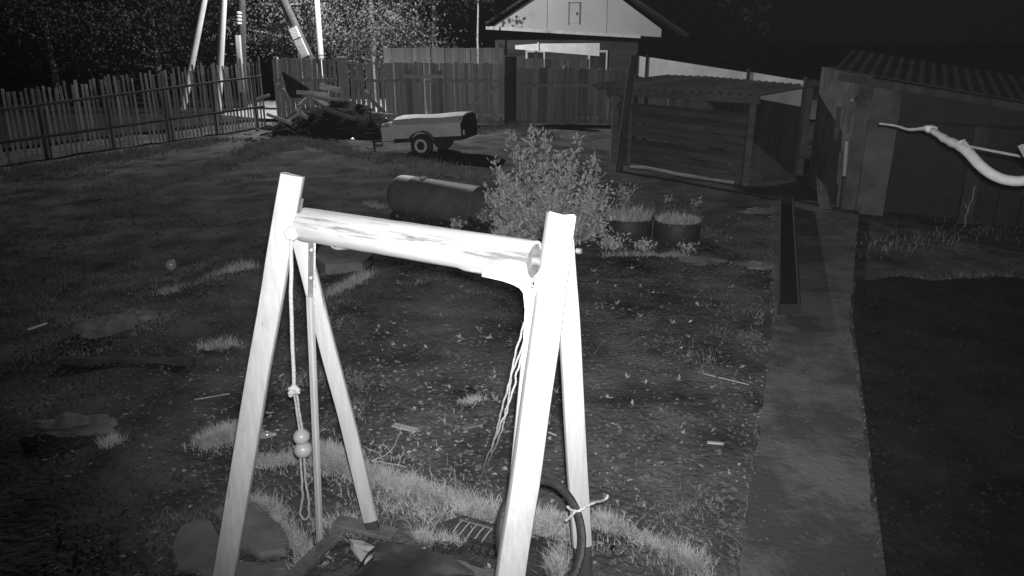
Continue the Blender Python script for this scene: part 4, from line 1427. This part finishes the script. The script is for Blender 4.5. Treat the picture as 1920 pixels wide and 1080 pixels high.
gb = MB()
main = [(462, 872), (520, 868), (560, 858), (610, 866), (660, 888), (720, 904), (770, 918), (830, 936), (890, 952), (930, 962)]
strip(main, .09, 8500, .02, .075, gb)
strip([(590, 850), (640, 868)], .08, 1400, .03, .10, gb)
strip([(980, 985), (1020, 992), (1058, 1004)], .11, 3600, .02, .07, gb)
strip([(1110, 985), (1150, 996), (1195, 1010), (1240, 1034), (1285, 1056), (1320, 1078)], .055, 3600, .03, .10, gb)
strip([(1118, 990), (1160, 1000)], .04, 350, .08, .17, gb)
strip([(1050, 1040), (1040, 1090)], .05, 900, .02, .07, gb)
strip([(385, 830), (420, 818), (450, 820)], .10, 2000, .02, .09, gb)
strip([(455, 942), (500, 950), (530, 975), (550, 1010), (575, 1040), (560, 1075)], .06, 1500, .02, .07, gb)
strip([(690, 1000), (640, 985), (600, 990)], .08, 500, .02, .06, gb)
strip([(700, 940), (760, 960), (830, 975)], .18, 1700, .015, .06, gb)
strip([(870, 1010), (930, 1020)], .04, 0, .02, .05, gb)
strip([(780, 1010), (815, 1020), (870, 1030)], .03, 500, .03, .07, gb)
strip([(870, 955), (930, 975)], .06, 1500, .015, .05, gb)
strip([(610, 545), (640, 535), (690, 515)], .12, 900, .03, .10, gb)
strip([(405, 528), (440, 522), (468, 512)], .12, 500, .03, .10, gb)
strip([(292, 556), (335, 552)], .12, 300, .03, .08, gb)
strip([(380, 660), (440, 645)], .10, 450, .02, .06, gb)
strip([(195, 845), (225, 838)], .06, 200, .03, .10, gb)
strip([(900, 700), (960, 690)], .0, 0, .02, .06, gb)
strip([(870, 756), (905, 748)], .06, 260, .02, .05, gb)
strip([(1130, 478), (1240, 480), (1300, 482)], .10, 700, .03, .09, gb)
strip([(690, 380), (715, 390)], .15, 300, .04, .1, gb)
strip(main, .35, 1800, .015, .05, gb)
strip([(1110, 985), (1240, 1034), (1320, 1078)], .25, 900, .015, .05, gb)
strip([(495, 285), (540, 262), (600, 272)], .3, 900, .05, .18, gb, wd=.014)
tag(gb.build('grass', 'grass'), 'bright grass tufts round the frame and in strips over the soil', 'grass', kind='stuff')

gb = MB()
strip([(200, 372), (330, 335), (440, 305), (560, 288)], .35, 2600, .04, .14, gb, wd=.014)
strip([(470, 295), (540, 262), (640, 285)], .5, 2600, .05, .2, gb, wd=.016)
strip([(640, 290), (760, 300), (860, 330)], .5, 3200, .04, .15, gb, wd=.016)
strip([(690, 330), (800, 318), (900, 335)], .4, 1500, .04, .13, gb, wd=.014)
strip([(890, 250), (960, 235), (1030, 262)], .5, 1200, .05, .25, gb, wd=.02)
strip([(1640, 470), (1760, 440), (1910, 430)], .5, 500, .03, .12, gb, wd=.010)
strip([(0, 330), (200, 300), (420, 262)], .6, 2200, .05, .2, gb, wd=.02)
strip([(1605, 548), (1700, 528), (1800, 520), (1915, 520)], .22, 1500, .015, .07, gb)
strip([(1452, 420), (1455, 600), (1442, 700), (1425, 800), (1405, 930), (1383, 1080)], .045, 1300, .01, .05, gb)
strip([(1592, 600), (1606, 700), (1622, 850), (1646, 1080)], .03, 500, .01, .05, gb)
tag(gb.build('dry_grass', 'dim_grass'), 'dim dry grass towards the back of the yard', 'grass', kind='stuff')

tf_ = MB()
cnt = 0
while cnt < 20000:
    y = 3.4 + 13 * random.random() ** 1.2
    x = random.uniform(-.8 * y, .36 * y)
    c = Vector((x, y, 0))
    d = noise.noise(c * .55 + Vector((3, 1, 0))) + .6 * noise.noise(c * 2.2) + (.02 if x < -.22 * y else -.34)
    if random.random() > d * 1.3:
        continue
    cnt += 1
    c.z = gz(x, y) - .004
    q = 1 + y * .05
    tf_.blade(c, Vector((random.gauss(0, .03), random.gauss(0, .03), 0)), random.uniform(.01, .045) * q, .006 * q)
tag(tf_.build('turf', 'turf'), 'thin patchy turf over the dark soil of the yard', 'turf', kind='stuff')

# clods, litter, pebbles, seedlings
cl, li, pe, se = MB(), MB(), MB(), MB()


def inbed(x, y):
    return -.72 * y < x < .36 * y + .05 and 3.3 < y < 12


def clod(mb, c, r_):
    vs = [c + Vector((dx * r_ * random.uniform(.6, 1.2), dy * r_ * random.uniform(.6, 1.2), dz * r_ * random.uniform(.4, .8))) for dx, dy, dz in ((1, 0, 0), (-1, 0, 0), (0, 1, 0), (0, -1, 0), (0, 0, 1), (0, 0, -.5))]
    mb.add(vs, [(0, 2, 4), (2, 1, 4), (1, 3, 4), (3, 0, 4), (2, 0, 5), (1, 2, 5), (3, 1, 5), (0, 3, 5)])


cnt = 0
while cnt < 12000:
    y = 3.2 + 9 * random.random() ** 1.3
    x = random.uniform(-.75 * y, .36 * y)
    if not inbed(x, y):
        continue
    d = .5 + noise.noise(Vector((x, y, 3)) * 1.4)
    if random.random() > d + .3:
        continue
    cnt += 1
    clod(cl, Vector((x, y, gz(x, y))), random.uniform(.006, .024) * (1.5 if random.random() < .05 else 1))
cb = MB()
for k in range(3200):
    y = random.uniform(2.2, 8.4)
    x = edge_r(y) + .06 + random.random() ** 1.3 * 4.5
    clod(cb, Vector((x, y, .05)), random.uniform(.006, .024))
tag(cb.build('dark_clods', 'dark_ground'), 'dark clods on the dark ground right of the path', 'soil', kind='stuff')
for k in range(700):
    y = random.uniform(2.6, 12.4)
    u = random.random()
    u = u * u * .5 if k % 2 else 1 - u * u * .35
    clod(cl, Vector((lerp(edge_l(y), edge_r(y), u), y, .058)), random.uniform(.003, .014))
tag(cl.build('soil_clods', 'clod'), 'crumbs and clods of dug garden soil', 'soil', kind='stuff')
cnt = 0
while cnt < 1900:
    y = 3.2 + 9 * random.random() ** 1.2
    x = random.uniform(-.75 * y, .36 * y)
    near = math.exp(-(((x + .55) / .9) ** 2 + ((y - 5.0) / 1.0) ** 2)) + .6 * math.exp(-(((x + 2.0) / .5) ** 2 + ((y - 5.2) / .9) ** 2))
    d = .05 + 1.2 * near + .25 * noise.noise(Vector((x, y, 8)) * 1.1)
    if random.random() > d:
        continue
    cnt += 1
    li.leaf(Vector((x, y, gz(x, y) + random.uniform(.004, .02))), rv() * Vector((1, 1, .25)), Vector((0, 0, 1)) + rv(.5), random.uniform(.012, .055), random.uniform(.008, .03))
tag(li.build('leaf_litter', 'litter'), 'pale dead leaves and chips scattered over the soil', 'litter', kind='stuff')
for k in range(120):
    y = 3.3 + 8 * random.random() ** 1.2
    x = random.uniform(-.45 * y, .36 * y)
    clod(pe, Vector((x, y, gz(x, y) + .004)), random.uniform(.005, .012))
for k in range(90):
    y = random.uniform(4.2, 11)
    clod(pe, Vector((edge_l(y) - abs(random.gauss(0, .1)), y, gz(edge_l(y), y) + .02)), random.uniform(.006, .016))
tag(pe.build('pebbles', 'pebble'), 'tiny pale stones on the garden soil', 'pebbles', kind='stuff')
for k in range(220):
    y = 4.6 + 7.5 * random.random() ** 1.1
    x = random.uniform(-.36 * y, .34 * y)
    if noise.noise(Vector((x, y, 1)) * .9) < -.1 and random.random() < .6:
        continue
    b = Vector((x, y, gz(x, y)))
    for q in range(random.randint(3, 7)):
        a = random.uniform(0, 2 * math.pi)
        se.leaf(b, Vector((math.cos(a), math.sin(a), random.uniform(.1, 1.2))) + rv(.3), rv(.6) + Vector((0, 0, 1)), random.uniform(.015, .065), random.uniform(.008, .024))
tag(se.build('seedlings', 'leaf'), 'small seedlings and weeds scattered over the garden soil', 'weeds', kind='stuff')

# night haze: damp air that scatters the lamps' light a little
hz = bpy.data.meshes.new('haze')
X0, X1, Y0, Y1, Z0, Z1 = -520, 520, -60, 720, -1.2, 12.5
hz.from_pydata([(x, y, z) for z in (Z0, Z1) for x, y in ((X0, Y0), (X1, Y0), (X1, Y1), (X0, Y1))], [], [(3, 2, 1, 0), (4, 5, 6, 7), (0, 1, 5, 4), (1, 2, 6, 5), (2, 3, 7, 6), (3, 0, 4, 7)])
hm = bpy.data.materials.new('night_haze')
hm.use_nodes = True
nt = hm.node_tree
nt.nodes.remove(nt.nodes['Principled BSDF'])
pv = nt.nodes.new('ShaderNodeVolumePrincipled')
pv.inputs['Color'].default_value = (.9, .9, .9, 1)
pv.inputs['Density'].default_value = HAZE
nt.links.new(pv.outputs['Volume'], nt.nodes['Material Output'].inputs['Volume'])
hz.materials.append(hm)
ho = bpy.data.objects.new('haze', hz)
C.objects.link(ho)
tag(ho, kind='stuff')
